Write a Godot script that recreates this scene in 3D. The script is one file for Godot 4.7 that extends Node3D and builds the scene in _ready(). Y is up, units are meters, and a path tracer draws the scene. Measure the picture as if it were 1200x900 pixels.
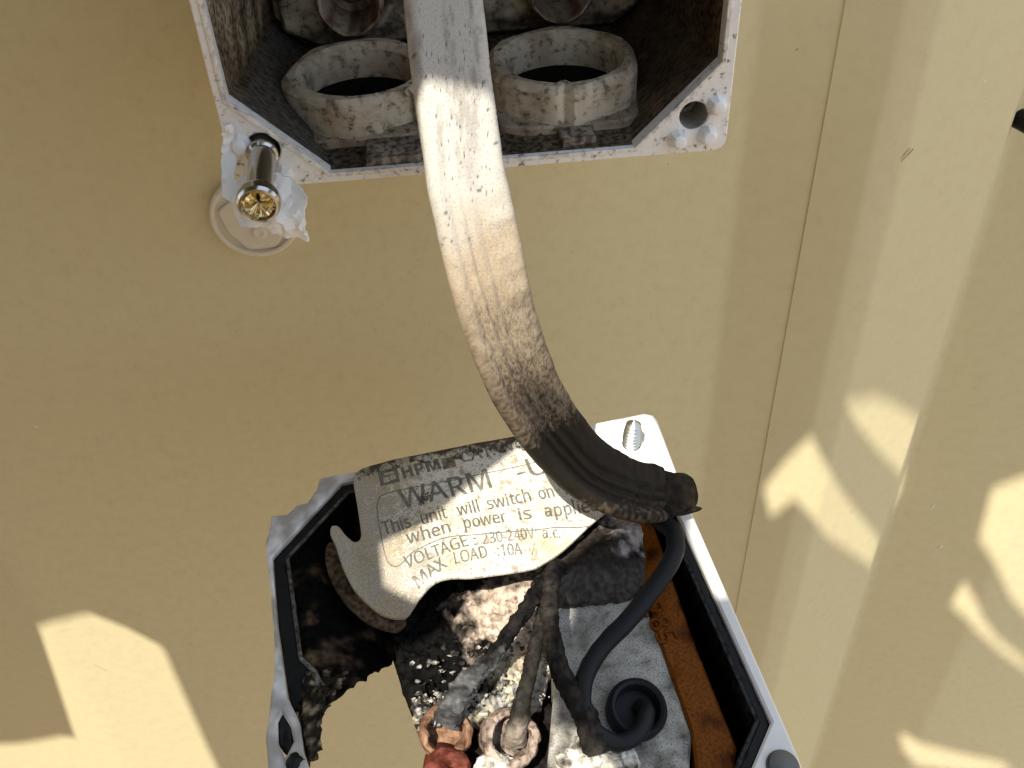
extends Node3D
# Burnt weatherproof switch on a cream metal wall. Shapes are given in millimetres in the frame of each thing.

const MM := 0.001
var noise := FastNoiseLite.new()
var taken := {}
var M := {}


# ------------------------------------------------------------------ scene tree
func thing(called: String, label: String, category: String, xf := Transform3D(), group := "") -> Node3D:
	var o := Node3D.new()
	o.name = numbered(called)
	add_child(o)
	o.transform = xf
	o.set_meta("label", label)
	o.set_meta("category", category)
	if group != "":
		o.set_meta("group", group)
	return o


func numbered(called: String) -> String:
	var n: int = taken.get(called, 0)
	taken[called] = n + 1
	return called if n == 0 else "%s_%03d" % [called, n]


func part(called: String, s: Soup, m: Material, parent: Node3D, crease := 40.0, paint = null, uv = null) -> MeshInstance3D:
	var o := MeshInstance3D.new()
	o.name = called
	o.mesh = s.mesh(crease, paint, uv)
	o.material_override = m
	parent.add_child(o, true)
	return o


# ------------------------------------------------------------------ mesh building
class Soup:
	var v := PackedVector3Array()

	func tri(a: Vector3, b: Vector3, c: Vector3) -> void:
		v.append(a); v.append(b); v.append(c)

	func quad(a: Vector3, b: Vector3, c: Vector3, d: Vector3) -> void:
		tri(a, b, c); tri(a, c, d)

	func mesh(crease: float, paint, uvf) -> ArrayMesh:
		var n := v.size() / 3
		var fn := PackedVector3Array()
		fn.resize(n)
		var near := {}
		for i in n:
			var c := (v[i * 3 + 1] - v[i * 3]).cross(v[i * 3 + 2] - v[i * 3])
			fn[i] = c
			for k in 3:
				var key := Vector3i((v[i * 3 + k] * 500.0).round())
				if not near.has(key):
					near[key] = PackedInt32Array()
				near[key].append(i)
		var lim := cos(deg_to_rad(crease))
		var pos := PackedVector3Array()
		var nor := PackedVector3Array()
		var col := PackedColorArray()
		var uvs := PackedVector2Array()
		for i in n:
			var own := fn[i].normalized()
			if own == Vector3.ZERO:
				continue
			for k in [0, 2, 1]:
				var p := v[i * 3 + k]
				var sum := Vector3.ZERO
				for j in near[Vector3i((p * 500.0).round())]:
					if fn[j].normalized().dot(own) > lim:
						sum += fn[j]
				sum = own if sum == Vector3.ZERO else sum.normalized()
				pos.append(p * 0.001)
				nor.append(sum)
				if paint != null:
					col.append(paint.call(p, sum))
				if uvf != null:
					uvs.append(uvf.call(p))
		var a := []
		a.resize(Mesh.ARRAY_MAX)
		a[Mesh.ARRAY_VERTEX] = pos
		a[Mesh.ARRAY_NORMAL] = nor
		if paint != null:
			a[Mesh.ARRAY_COLOR] = col
		if uvf != null:
			a[Mesh.ARRAY_TEX_UV] = uvs
		var m := ArrayMesh.new()
		m.add_surface_from_arrays(Mesh.PRIMITIVE_TRIANGLES, a)
		return m


func pts(flat: Array) -> PackedVector2Array:
	var o := PackedVector2Array()
	for i in range(0, flat.size(), 2):
		o.append(Vector2(flat[i], flat[i + 1]))
	return o


func pts3(flat: Array) -> PackedVector3Array:
	var o := PackedVector3Array()
	for i in range(0, flat.size(), 3):
		o.append(Vector3(flat[i], flat[i + 1], flat[i + 2]))
	return o


func signed_area(p: PackedVector2Array) -> float:
	var s := 0.0
	for i in p.size():
		s += p[i].cross(p[(i + 1) % p.size()])
	return s


func turned(p: PackedVector2Array, ccw: bool) -> PackedVector2Array:
	if (signed_area(p) > 0.0) != ccw:
		p = p.duplicate()
		p.reverse()
	return p


func dense(p: PackedVector2Array, step: float, rough := 0.0) -> PackedVector2Array:
	var o := PackedVector2Array()
	for i in p.size():
		var a := p[i]
		var b := p[(i + 1) % p.size()]
		var n := maxi(1, int(ceil(a.distance_to(b) / step)))
		for k in n:
			var q := a.lerp(b, float(k) / n)
			if rough > 0.0:
				q += Vector2(noise.get_noise_2d(q.x * 40.0, q.y * 40.0), noise.get_noise_2d(q.x * 40.0 + 500.0, q.y * 40.0)) * rough
			o.append(q)
	return o


func rounded(p: PackedVector2Array, r: float, n := 6) -> PackedVector2Array:
	var o := PackedVector2Array()
	for i in p.size():
		var a := p[(i + p.size() - 1) % p.size()]
		var b := p[i]
		var c := p[(i + 1) % p.size()]
		var rr := minf(r, 0.45 * minf(a.distance_to(b), b.distance_to(c)))
		var s := b + (a - b).normalized() * rr
		var e := b + (c - b).normalized() * rr
		for k in n + 1:
			var t := float(k) / n
			o.append(s.lerp(b, t).lerp(b.lerp(e, t), t))
	return o


func circle(c: Vector2, r: float, n := 28, ry := -1.0) -> PackedVector2Array:
	var o := PackedVector2Array()
	for i in n:
		var t := TAU * i / n
		o.append(c + Vector2(cos(t) * r, sin(t) * (r if ry < 0.0 else ry)))
	return o


func smooth2(p: PackedVector2Array, n := 6) -> PackedVector2Array:
	var o := PackedVector2Array()
	var s := p.size()
	for i in s:
		for k in n:
			o.append(p[i].cubic_interpolate(p[(i + 1) % s], p[(i + s - 1) % s], p[(i + 2) % s], float(k) / n))
	return o


func inset(p: PackedVector2Array, d: float) -> PackedVector2Array:
	# p counter-clockwise: moves every point inwards by d
	var o := PackedVector2Array()
	var s := p.size()
	for i in s:
		var t0 := (p[i] - p[(i + s - 1) % s]).normalized()
		var t := (p[(i + 1) % s] - p[i]).normalized() + t0
		t = t.normalized() if t.length() > 0.05 else t0
		o.append(p[i] + Vector2(-t.y, t.x) * d / maxf(0.6, t.dot(t0)))
	return o


# a sheet or slab in the xy plane: outline with holes, top given by a height function, with a bevelled rim
func sheet(s: Soup, outline: PackedVector2Array, holes: Array, step: float, top: Callable, thick: float, bevel := 0.3, fill := false, bottom := true) -> void:
	var outer := turned(dense(outline, step), true)
	var rims := [outer]
	for h in holes:
		rims.append(turned(dense(h, step), false))
	var all := PackedVector2Array()
	for r in rims:
		all.append_array(inset(r, bevel))
	var box := Rect2(outer[0], Vector2.ZERO)
	for q in outer:
		box = box.expand(q)
	if fill:
		var y := box.position.y
		var row := 0
		while y < box.end.y:
			var x := box.position.x + (0.5 * step if row % 2 else 0.0)
			while x < box.end.x:
				var q := Vector2(x + 0.13 * step * noise.get_noise_2d(x * 91.0, y * 91.0), y + 0.13 * step * noise.get_noise_2d(x * 83.0, y * 83.0 + 90.0))
				if inside(q, rims) and clear(q, rims, bevel + 0.4 * step):
					all.append(q)
				x += step
			y += step * 0.87
	var flat := [inset(rims[0], bevel)]
	for k in range(1, rims.size()):
		flat.append(inset(rims[k], bevel))
	var want := 0.0
	for r in flat:
		want += signed_area(r) * 0.5
	# rows of points in line upset the triangulation: shake them a little until the pieces cover the sheet once
	var best := []
	var miss := 1e9
	for attempt in 10:
		var shaken := PackedVector2Array()
		var rnd := RandomNumberGenerator.new()
		rnd.seed = 11 + attempt
		for q in all:
			shaken.append((q + Vector2(rnd.randf() - 0.5, rnd.randf() - 0.5) * 0.03 * (1 + attempt) * minf(step, 2.0)) * 10.0)
		var idx := Geometry2D.triangulate_delaunay(shaken)
		var keep := []
		var sum := 0.0
		for i in range(0, idx.size(), 3):
			var a := all[idx[i]]
			var b := all[idx[i + 1]]
			var c := all[idx[i + 2]]
			if not inside((a + b + c) / 3.0, flat):
				continue
			var turn := (b - a).cross(c - a)
			sum += absf(turn) * 0.5
			keep.append([a, b, c] if turn > 0.0 else [a, c, b])
		if absf(sum - want) < miss:
			miss = absf(sum - want)
			best = keep
		if miss < 0.0008 * want:
			break
	for t in best:
		s.tri(lift(t[0], top), lift(t[1], top), lift(t[2], top))
		if bottom:
			s.tri(lift(t[2], top) - Vector3(0, 0, thick), lift(t[1], top) - Vector3(0, 0, thick), lift(t[0], top) - Vector3(0, 0, thick))
	for r in rims:
		var ins := inset(r, bevel)
		for i in r.size():
			var j: int = (i + 1) % r.size()
			var a := lift(ins[i], top)
			var b := lift(ins[j], top)
			var c := Vector3(r[i].x, r[i].y, a.z - bevel)
			var d := Vector3(r[j].x, r[j].y, b.z - bevel)
			if bevel > 0.0:
				s.quad(c, d, b, a)
			var e := Vector3(c.x, c.y, a.z - thick)
			var f := Vector3(d.x, d.y, b.z - thick)
			s.quad(e, f, d, c)


func lift(p: Vector2, top: Callable) -> Vector3:
	return Vector3(p.x, p.y, top.call(p))


func inside(q: Vector2, rims: Array) -> bool:
	if not Geometry2D.is_point_in_polygon(q, rims[0]):
		return false
	for k in range(1, rims.size()):
		if Geometry2D.is_point_in_polygon(q, rims[k]):
			return false
	return true


func clear(q: Vector2, rims: Array, d: float) -> bool:
	for r in rims:
		for p in r:
			if absf(p.x - q.x) < d and p.distance_squared_to(q) < d * d:
				return false
	return true


func flat_at(z: float) -> Callable:
	return func(_p: Vector2) -> float: return z


func loft(s: Soup, loops: Array, cap_first := false, cap_last := false, closed := true) -> void:
	for k in loops.size() - 1:
		var a: PackedVector3Array = loops[k]
		var b: PackedVector3Array = loops[k + 1]
		for i in a.size() if closed else a.size() - 1:
			var j := (i + 1) % a.size()
			s.quad(a[i], a[j], b[j], b[i])
	for e in [[cap_first, loops[0], true], [cap_last, loops[-1], false]]:
		if e[0]:
			var l: PackedVector3Array = e[1]
			var c := Vector3.ZERO
			for p in l:
				c += p / l.size()
			for i in l.size():
				var j := (i + 1) % l.size()
				if e[2]:
					s.tri(c, l[j], l[i])
				else:
					s.tri(c, l[i], l[j])


func raised(p: PackedVector2Array, z: float) -> PackedVector3Array:
	var o := PackedVector3Array()
	for q in p:
		o.append(Vector3(q.x, q.y, z))
	return o


# a body of revolution: profile of (radius, height) along an axis
func lathe(s: Soup, at: Vector3, axis: Vector3, profile: PackedVector2Array, n := 28, wob := 0.0, cap_first := true, cap_last := true) -> void:
	axis = axis.normalized()
	var x := axis.cross(Vector3(0.31, 0.2, 0.93) if absf(axis.z) < 0.8 else Vector3(1, 0, 0)).normalized()
	var y := axis.cross(x)
	var loops := []
	for q in profile:
		var l := PackedVector3Array()
		for i in n:
			var t := TAU * i / n
			var p := at + axis * q.y + (x * cos(t) + y * sin(t)) * q.x
			if wob > 0.0:
				p += Vector3(noise.get_noise_3dv(p * 30.0), noise.get_noise_3dv(p * 30.0 + Vector3(90, 0, 0)), noise.get_noise_3dv(p * 30.0 + Vector3(0, 90, 0))) * wob
			l.append(p)
		loops.append(l)
	loft(s, loops, cap_first, cap_last)


func curve(p: PackedVector3Array, n: int) -> PackedVector3Array:
	var o := PackedVector3Array()
	var last := p.size() - 1
	for i in n + 1:
		var f := float(i) / n * last
		var k := mini(int(f), last - 1)
		o.append(p[k].cubic_interpolate(p[k + 1], p[maxi(k - 1, 0)], p[mini(k + 2, last)], f - k))
	return o


# sweeps section(t, angle index) -> Vector2 along a path; face = where the section's v axis points
func sweep(s: Soup, path: PackedVector3Array, face: Callable, section: Callable, m: int, wob := 0.0, freq := 30.0) -> void:
	var loops := []
	var n := path.size()
	for i in n:
		var t := (path[mini(i + 1, n - 1)] - path[maxi(i - 1, 0)]).normalized()
		var f: Vector3 = face.call(float(i) / (n - 1))
		var u := f.cross(t).normalized()
		var w := t.cross(u)
		var l := PackedVector3Array()
		for k in m:
			var q: Vector2 = section.call(float(i) / (n - 1), float(k) / m)
			var p := path[i] + u * q.x + w * q.y
			if wob > 0.0:
				var d := (p - path[i]).normalized()
				p += d * wob * (noise.get_noise_3dv(p * freq) + 0.6 * noise.get_noise_3dv(p * freq * 2.7))
			l.append(p)
		loops.append(l)
	loft(s, loops, true, true)


func rod(s: Soup, path: PackedVector3Array, r: Callable, m := 14, wob := 0.0, freq := 30.0) -> void:
	sweep(s, path, func(_t: float) -> Vector3: return Vector3(0.13, -0.31, 0.94), func(t: float, k: float) -> Vector2: return Vector2(cos(TAU * k), sin(TAU * k)) * float(r.call(t)), m, wob, freq)


# a lumpy closed ball
func lump(s: Soup, c: Vector3, r: Vector3, amp: float, freq: float, n := 22) -> void:
	var loops := []
	for i in range(0, n / 2 + 1):
		var a := PI * (float(i) + 0.02) / (n / 2 + 0.04) - PI / 2.0
		var l := PackedVector3Array()
		for k in n:
			var d := Vector3(cos(a) * cos(TAU * k / n), cos(a) * sin(TAU * k / n), sin(a))
			var q := c + d * r
			l.append(c + d * r * (1.0 + amp * (noise.get_noise_3dv(q * freq) + 0.5 * noise.get_noise_3dv(q * freq * 2.3))))
		loops.append(l)
	loft(s, loops, true, true)


# ------------------------------------------------------------------ materials
func tex(sd: int, freq: float, stops: Array, octaves := 5, size := 512, gain := 0.5) -> NoiseTexture2D:
	var n := FastNoiseLite.new()
	n.seed = sd
	n.noise_type = FastNoiseLite.TYPE_SIMPLEX_SMOOTH
	n.fractal_gain = gain
	n.frequency = freq
	n.fractal_octaves = octaves
	var t := NoiseTexture2D.new()
	t.width = size
	t.height = size
	t.seamless = true
	t.noise = n
	var g := Gradient.new()
	var at := PackedFloat32Array()
	var cs := PackedColorArray()
	for i in range(0, stops.size(), 2):
		at.append(stops[i])
		cs.append(stops[i + 1].linear_to_srgb())
	g.offsets = at
	g.colors = cs
	t.color_ramp = g
	return t


func grey(v: float) -> Color:
	return Color(v, v, v)


func mat(called: String, color: Color, t: Texture2D, per_metre: float, rough: float, bump: Texture2D = null, bump_cm := 0.0, bump_per_metre := 60.0) -> StandardMaterial3D:
	var m := StandardMaterial3D.new()
	m.resource_name = called
	m.albedo_color = color.linear_to_srgb()
	m.vertex_color_use_as_albedo = true
	m.albedo_texture = t
	m.uv1_triplanar = true
	m.uv1_scale = Vector3.ONE * per_metre
	m.roughness = rough
	if bump:
		m.heightmap_enabled = true
		m.heightmap_texture = bump
		m.heightmap_scale = bump_cm
	M[called] = m
	return m


func metal(called: String, color: Color, rough: float) -> StandardMaterial3D:
	var m := StandardMaterial3D.new()
	m.resource_name = called
	m.albedo_color = color.linear_to_srgb()
	m.metallic = 1.0
	m.roughness = rough
	M[called] = m
	return m


func materials() -> void:
	var grain := tex(3, 0.06, [0.0, grey(0.0), 1.0, grey(1.0)], 4)
	var paint_grain := tex(4, 0.02, [0.0, Color(0.95, 0.94, 0.92), 0.5, grey(0.98), 1.0, Color(1.0, 1.0, 1.0)], 6)
	var wall_paint := tex(5, 0.03, [0.0, Color(0.85, 0.83, 0.79), 0.24, Color(0.93, 0.92, 0.9), 0.36, Color(0.965, 0.96, 0.95), 0.6, grey(0.99), 1.0, Color(1.03, 1.03, 1.035)], 7, 1024, 0.75)
	mat("wall", Color(0.605, 0.542, 0.34), wall_paint, 4.6, 0.5, grain, 0.006)
	# white plastic with sooty specks
	var specks := tex(7, 0.02, [0.0, grey(0.12), 0.2, grey(0.25), 0.29, Color(0.88, 0.87, 0.85), 0.5, grey(0.97), 1.0, grey(1.0)], 6, 1024, 0.72)
	mat("white", Color(0.8, 0.8, 0.8), specks, 16.0, 0.42, grain, 0.004)
	mat("flange_white", Color(0.68, 0.67, 0.66), paint_grain, 20.0, 0.4)
	mat("clean_white", Color(0.8, 0.81, 0.82), paint_grain, 30.0, 0.38)
	var soot := tex(9, 0.045, [0.0, grey(0.1), 0.36, grey(0.45), 0.55, grey(0.85), 1.0, grey(1.2)], 6)
	mat("soot", Color(1, 1, 1), soot, 22.0, 0.75, grain, 0.01)
	var flecks := tex(10, 0.016, [0.0, grey(0.1), 0.26, grey(0.18), 0.34, Color(0.68, 0.64, 0.58), 0.5, Color(0.94, 0.93, 0.91), 1.0, grey(1.08)], 7, 1024, 0.7)
	mat("dirty_cream", Color(1, 1, 1), flecks, 17.0, 0.6, grain, 0.01)
	var cable_t := tex(12, 0.1, [0.0, grey(0.2), 0.18, grey(0.5), 0.3, grey(0.93), 1.0, grey(1.0)], 4)
	mat("sheath", Color(1, 1, 1), cable_t, 40.0, 0.62, grain, 0.006)
	var char_t := tex(15, 0.03, [0.0, grey(0.25), 0.4, grey(0.6), 0.6, grey(1.0), 1.0, grey(1.5)], 6)
	mat("char", Color(1, 1, 1), char_t, 30.0, 0.7, char_t, 0.03)
	var ash_t := tex(17, 0.035, [0.0, grey(0.08), 0.3, Color(0.4, 0.38, 0.35), 0.45, Color(0.85, 0.82, 0.77), 0.7, grey(1.0), 1.0, grey(1.15)], 6)
	mat("ash", Color(1, 1, 1), ash_t, 24.0, 0.9, ash_t, 0.05)
	mat("gloss_black", Color(0.006, 0.006, 0.006), paint_grain, 20.0, 0.35)
	mat("matt_black", Color(0.008, 0.0075, 0.007), soot, 20.0, 0.65)
	mat("wire_black", Color(0.013, 0.014, 0.016), paint_grain, 25.0, 0.45, grain, 0.004)
	var plate_t := tex(21, 0.11, [0.0, grey(0.3), 0.3, grey(0.5), 0.42, grey(0.88), 1.0, grey(1.05)], 4)
	mat("grey_plate", Color(0.42, 0.405, 0.37), plate_t, 28.0, 0.6)
	var rust_t := tex(23, 0.03, [0.0, Color(0.25, 0.2, 0.2), 0.4, Color(0.6, 0.55, 0.5), 0.6, grey(1.0), 1.0, Color(1.5, 1.5, 1.2)], 6)
	var rust_f := tex(24, 0.07, [0.0, grey(0.4), 0.4, grey(0.75), 0.6, grey(1.0), 1.0, Color(1.5, 1.6, 1.2)], 5)
	mat("amber", Color(0.17, 0.05, 0.004), rust_f, 26.0, 0.4, grain, 0.01)
	mat("copper", Color(0.3, 0.185, 0.13), rust_t, 30.0, 0.75, char_t, 0.04)
	mat("red", Color(0.17, 0.055, 0.038), rust_t, 30.0, 0.7, char_t, 0.04)
	mat("cap", Color(0.66, 0.62, 0.52), paint_grain, 20.0, 0.4)
	mat("tape", Color(0.83, 0.83, 0.82), paint_grain, 14.0, 0.5)
	metal("chrome", Color(0.5, 0.49, 0.47), 0.18)
	metal("brass", Color(0.75, 0.66, 0.42), 0.22)
	metal("zinc", Color(0.5, 0.49, 0.44), 0.35)
	metal("dark_steel", Color(0.12, 0.12, 0.115), 0.45)
	for k in ["soot", "char", "ash", "matt_black", "copper", "red"]:
		M[k].metallic_specular = 0.12
	M.gloss_black.metallic_specular = 0.3
	M.wire_black.metallic_specular = 0.25
	M.sheath.metallic_specular = 0.25
	M.grey_plate.metallic_specular = 0.2
	M.amber.metallic_specular = 0.2
	mat("timber", Color(0.55, 0.32, 0.12), soot, 4.0, 0.8)
	mat("dark_scratch", Color(0.3, 0.24, 0.14), paint_grain, 30.0, 0.7)
	mat("leaf", Color(0.06, 0.1, 0.03), paint_grain, 8.0, 0.5)


# ------------------------------------------------------------------ the scene
func _ready() -> void:
	noise.seed = 5
	noise.frequency = 0.01
	noise.fractal_octaves = 3
	# camera
	var cam := Camera3D.new()
	cam.name = "camera"
	cam.transform = Transform3D(Basis(Vector3(0.9945, -0.04185, 0.09603), Vector3(0.09316, 0.77253, -0.62811), Vector3(-0.0479, 0.6336, 0.77218)), Vector3(-0.00564, 0.09094, 0.25904))
	cam.fov = 44.87
	cam.near = 0.01
	cam.far = 60.0
	add_child(cam)
	cam.current = true
	# sky and sun
	var sky_m := ProceduralSkyMaterial.new()
	sky_m.sky_top_color = Color(0.66, 0.71, 0.78)
	sky_m.sky_horizon_color = Color(0.85, 0.85, 0.84)
	sky_m.ground_horizon_color = Color(0.72, 0.66, 0.56)
	sky_m.ground_bottom_color = Color(0.6, 0.53, 0.42)
	sky_m.sun_angle_max = 0.0
	var sky := Sky.new()
	sky.sky_material = sky_m
	var env := Environment.new()
	env.background_mode = Environment.BG_SKY
	env.sky = sky
	env.background_energy_multiplier = 1.2
	env.tonemap_mode = Environment.TONE_MAPPER_LINEAR
	env.tonemap_exposure = 1.9
	env.sdfgi_enabled = true
	env.ssao_enabled = true
	env.ssil_enabled = true
	var we := WorldEnvironment.new()
	we.name = "sky"
	we.environment = env
	add_child(we)
	var sun := DirectionalLight3D.new()
	sun.name = "sun"
	sun.light_energy = 1.4
	sun.light_color = Color(1.0, 0.97, 0.91)
	sun.light_angular_distance = 0.5
	sun.shadow_enabled = true
	add_child(sun)
	sun.look_at_from_position(SUN, Vector3.ZERO)

	materials()
	wall()
	upper_box()
	fixing_cap()
	switch_cover()
	mechanism()
	wires()
	warning_label()
	flat_cable()
	small_things()
	added_leaves()
	added_fence()


const SUN := Vector3(-0.25, 0.866, 0.433)


func box_frame() -> Transform3D:
	return Transform3D(Basis(), Vector3(0.0, 0.0, 0.075))


func tray_frame() -> Transform3D:
	return Transform3D(Basis(Vector3(0.98605, -0.00343, -0.16639), Vector3(-0.16287, 0.18578, -0.969), Vector3(0.03423, 0.98258, 0.18263)).orthonormalized(), Vector3(0.04538, -0.07844, 0.07095))


func wall() -> void:
	var w := thing("wall", "cream painted ribbed metal wall behind the burnt switch", "wall")
	w.set_meta("kind", "structure")
	w.remove_meta("category")
	# the left sheet, its crest between two falling sides, slipped under the right sheet at the lap
	var left := pts([-420, -36, -330, -36, -262, -30, -198, -1.6, -190, 0.3, -99, 2.2, -93, 1.8, 83, 0, 87, 0.6, 113, 10.9])
	var right := pts([105.7, 8.6, 118.6, 13.9, 121.2, 14.6, 128.6, 14.6, 131.6, 13.9, 171.2, -3.4, 172.4, -4.0, 173.6, -5.8, 187.0, -24, 189, -25.8, 192, -25.8, 236, -10, 242, -9.2, 330, -9.2, 420, -24])
	for e in [left, right]:
		var s := Soup.new()
		var loops := []
		var profile := PackedVector2Array()
		for q in e:
			profile.append(q)
		for k in range(e.size() - 1, -1, -1):
			profile.append(e[k] - Vector2(0, 0.55))
		for y in [-760, -500, -300, -100, 100, 200]:
			var l := PackedVector3Array()
			for q in profile:
				l.append(Vector3(q.x, y, q.y))
			loops.append(l)
		loft(s, loops, false, false)
		part("cladding_sheet", s, M.wall, w, 30.0)
	# scratches through the paint, and pale chips stuck to it: [x, y, z, length, turn, width]
	for e in [[129.6, -36.0, 14.5, 4.5, 0.95, 0.1], [130.6, -36.4, 14.5, 5.2, 0.93, 0.09], [131.2, -36.6, 13.95, 4.0, 0.98, 0.08], [126.0, -32.0, 14.5, 3.0, 1.35, 0.08], [-180.0, -262, 0.5, 7.5, -0.95, 0.16], [96.0, -6.0, 4.2, 1.2, 0.3, 0.25], [62.0, -40.0, 0.1, 1.2, 1.1, 0.3]]:
		part("scratch", sliver(e), M.dark_scratch, w)
	for e in [[-116.0, -189.0, 1.6, 2.6, -0.9, 0.9], [-130.0, -161.0, 1.2, 2.0, -0.8, 0.6], [-157.0, -120.0, 0.9, 1.8, -0.7, 0.5], [41.0, -92.0, 0.1, 1.5, 0.4, 0.6], [-80.0, -222.0, 1.7, 1.0, 0.2, 0.6], [214.0, -262.0, -17.8, 3.2, 1.0, 0.8], [205.0, -236.0, -21.0, 2.2, 1.2, 0.7], [155.0, -20.0, 3.7, 1.4, 1.3, 0.5], [158.0, -27.0, 2.4, 1.0, 0.4, 0.4]]:
		part("paint_chip", sliver(e), M.tape, w)


func sliver(e: Array) -> Soup:
	var s := Soup.new()
	var d := Vector2(cos(e[4]), sin(e[4]))
	var o := d.orthogonal() * float(e[5]) * 0.5
	var c := Vector2(e[0], e[1])
	var l: float = e[3] * 0.5
	sheet(s, PackedVector2Array([c - d * l, c - d * l * 0.3 + o, c + d * l * 0.5 + o * 0.8, c + d * l, c + d * l * 0.2 - o, c - d * l * 0.6 - o * 0.7]), [], 5.0, flat_at(float(e[2]) + 0.12), 0.2, 0.03)
	return s


func upper_box() -> void:
	var b := thing("electrical_box", "open white electrical box at the top, sooty inside, with two round cable entries", "electrical box", box_frame())
	var mid := Vector2(2.3, 53.5)
	var outer := rounded(pts([-50.5, 0, 55.1, 0, 55.1, 107, -50.5, 107]), 3.2)
	var lip_in := pts([-48.0, 19.6, -30.3, 2.3, 34.8, 2.4, 52.2, 19.6, 52.2, 87.0, 34.0, 104.6, -30.0, 104.6, -48.0, 87.0])
	var lip_out := inset(lip_in, -0.95)
	var hole := circle(Vector2(47.4, 8.4), 3.1, 24)
	var hole2 := circle(Vector2(-43.2, 8.6), 3.6, 24)
	# rim face
	var s := Soup.new()
	sheet(s, outer, [inset(lip_in, 0.05), hole, hole2], 0.8, flat_at(0.0), 3.0, 0.3)
	part("rim", s, M.white, b, 35.0)
	s = Soup.new()
	sheet(s, lip_out, [lip_in], 0.45, flat_at(0.4), 0.8, 0.15)
	part("sealing_lip", s, M.white, b, 35.0, func(p: Vector3, _n: Vector3) -> Color:
		var d: float = clampf(0.86 + 0.5 * noise.get_noise_3dv(p * 60.0) + 0.3 * noise.get_noise_3dv(p * 14.0), 0.45, 1.0)
		return Color(d, d * 0.97, d * 0.93))
	# outer walls
	s = Soup.new()
	var o2 := turned(outer, true)
	loft(s, [raised(inset(o2, 1.6), -72.5), raised(inset(o2, 0.7), -3.0)], true, false)
	part("outer_wall", s, M.white, b, 35.0)
	# inner walls: eight sides with draft, the bottom one rising towards the back
	var at_back := pts([-46.6, 13.5, -40.5, 6.4, 43.5, 6.4, 50.8, 13.5, 50.3, 84, 33, 101, -29, 101, -46.0, 84])
	s = Soup.new()
	var front_l := turned(dense(lip_in, 100), true)
	for k in 8:
		var a := Vector3(lip_in[k].x, lip_in[k].y, -0.3)
		var c := Vector3(lip_in[(k + 1) % 8].x, lip_in[(k + 1) % 8].y, -0.3)
		var d := Vector3(at_back[(k + 1) % 8].x, at_back[(k + 1) % 8].y, -70)
		var e := Vector3(at_back[k].x, at_back[k].y, -70)
		for i in 14:
			for j in 14:
				var q := func(u: float, v: float) -> Vector3: return a.lerp(c, u).lerp(e.lerp(d, u), v)
				s.quad(q.call(i / 14.0, (j + 1) / 14.0), q.call((i + 1) / 14.0, (j + 1) / 14.0), q.call((i + 1) / 14.0, j / 14.0), q.call(i / 14.0, j / 14.0))
	part("inner_wall", s, M.soot, b, 20.0, func(p: Vector3, _n: Vector3) -> Color:
		var f := 0.5 + 0.9 * noise.get_noise_3dv(p * 9.0)
		var c := Color(0.19, 0.145, 0.1).lerp(Color(0.075, 0.058, 0.042), clampf(f, 0, 1))
		if p.x < -30.0 and p.x > -46.5 and p.y < 20.0:
			c = c.lerp(Color(0.12, 0.113, 0.105), 0.75)
		if p.x < -45.0 and p.y > 20.0:
			c = Color(0.5, 0.41, 0.29).lerp(Color(0.09, 0.065, 0.045), clampf(0.4 + 1.8 * noise.get_noise_3d(p.x * 20.0, p.y * 6.0, p.z * 30.0), 0, 1))
		return c)
	s = Soup.new()
	sheet(s, at_back, [], 2.0, func(p: Vector2) -> float: return -70.0 + 0.3 * noise.get_noise_2d(p.x * 20.0, p.y * 20.0), 2.0, 0.0, true, false)
	part("back_panel", s, M.dirty_cream, b, 60.0, func(p: Vector3, _n: Vector3) -> Color:
		var f := clampf(0.45 + 1.5 * noise.get_noise_3dv(p * 10.0), 0, 1)
		return Color(0.42, 0.37, 0.27).lerp(Color(0.08, 0.07, 0.055), f))
	# moulded ledge in front of the back panel
	s = Soup.new()
	sheet(s, rounded(pts([-44, 12.5, -36, 7.2, 41.5, 7.2, 48.0, 13.0, 48.0, 40, -44, 40]), 1.0, 3), [circle(Vector2(-25, 21), 8.4, 30), circle(Vector2(26.5, 20), 7.9, 30)], 1.2, func(p: Vector2) -> float: return -60.0 - 3.0 * smoothstep(14.0, 7.0, p.y) + 0.5 * noise.get_noise_2d(p.x * 30.0, p.y * 30.0), 8.0, 1.2, true, false)
	part("moulded_ledge", s, M.dirty_cream, b, 50.0, func(p: Vector3, _n: Vector3) -> Color:
		var f := clampf(0.25 + 1.9 * noise.get_noise_3dv(p * 14.0) + (0.7 if p.y > 9.0 and p.y < 11.5 else 0.0), 0, 1)
		return Color(0.46, 0.42, 0.32).lerp(Color(0.06, 0.05, 0.04), f * 0.9))
	# two screw tunnels that come forward from the back
	for e in [[Vector3(-25.2, 21.2, 0), 8.1, 6.5], [Vector3(26.2, 20.4, 0), 7.9, 6.7]]:
		s = Soup.new()
		lathe(s, e[0], Vector3(0, 0, 1), pts([e[1] + 0.3, -69, e[1], -51, e[1] - 0.5, -50, e[2] + 0.4, -50, e[2], -51, e[2] - 0.8, -64, 0.01, -64]), 40, 0.5, false, false)
		part("screw_tunnel", s, M.dirty_cream, b, 40.0, func(p: Vector3, _n: Vector3) -> Color:
			var f := clampf(0.35 + 1.8 * noise.get_noise_3dv(p * 22.0), 0, 1)
			return Color(0.42, 0.36, 0.29).lerp(Color(0.13, 0.06, 0.035), f))
	s = Soup.new()
	lathe(s, Vector3(-25.0, 23.5, 0), Vector3(0, 0, 1), pts([4.0, -64, 4.0, -57, 3.4, -56.4, 0.01, -56.4]), 24, 0.2, false, false)
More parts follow.
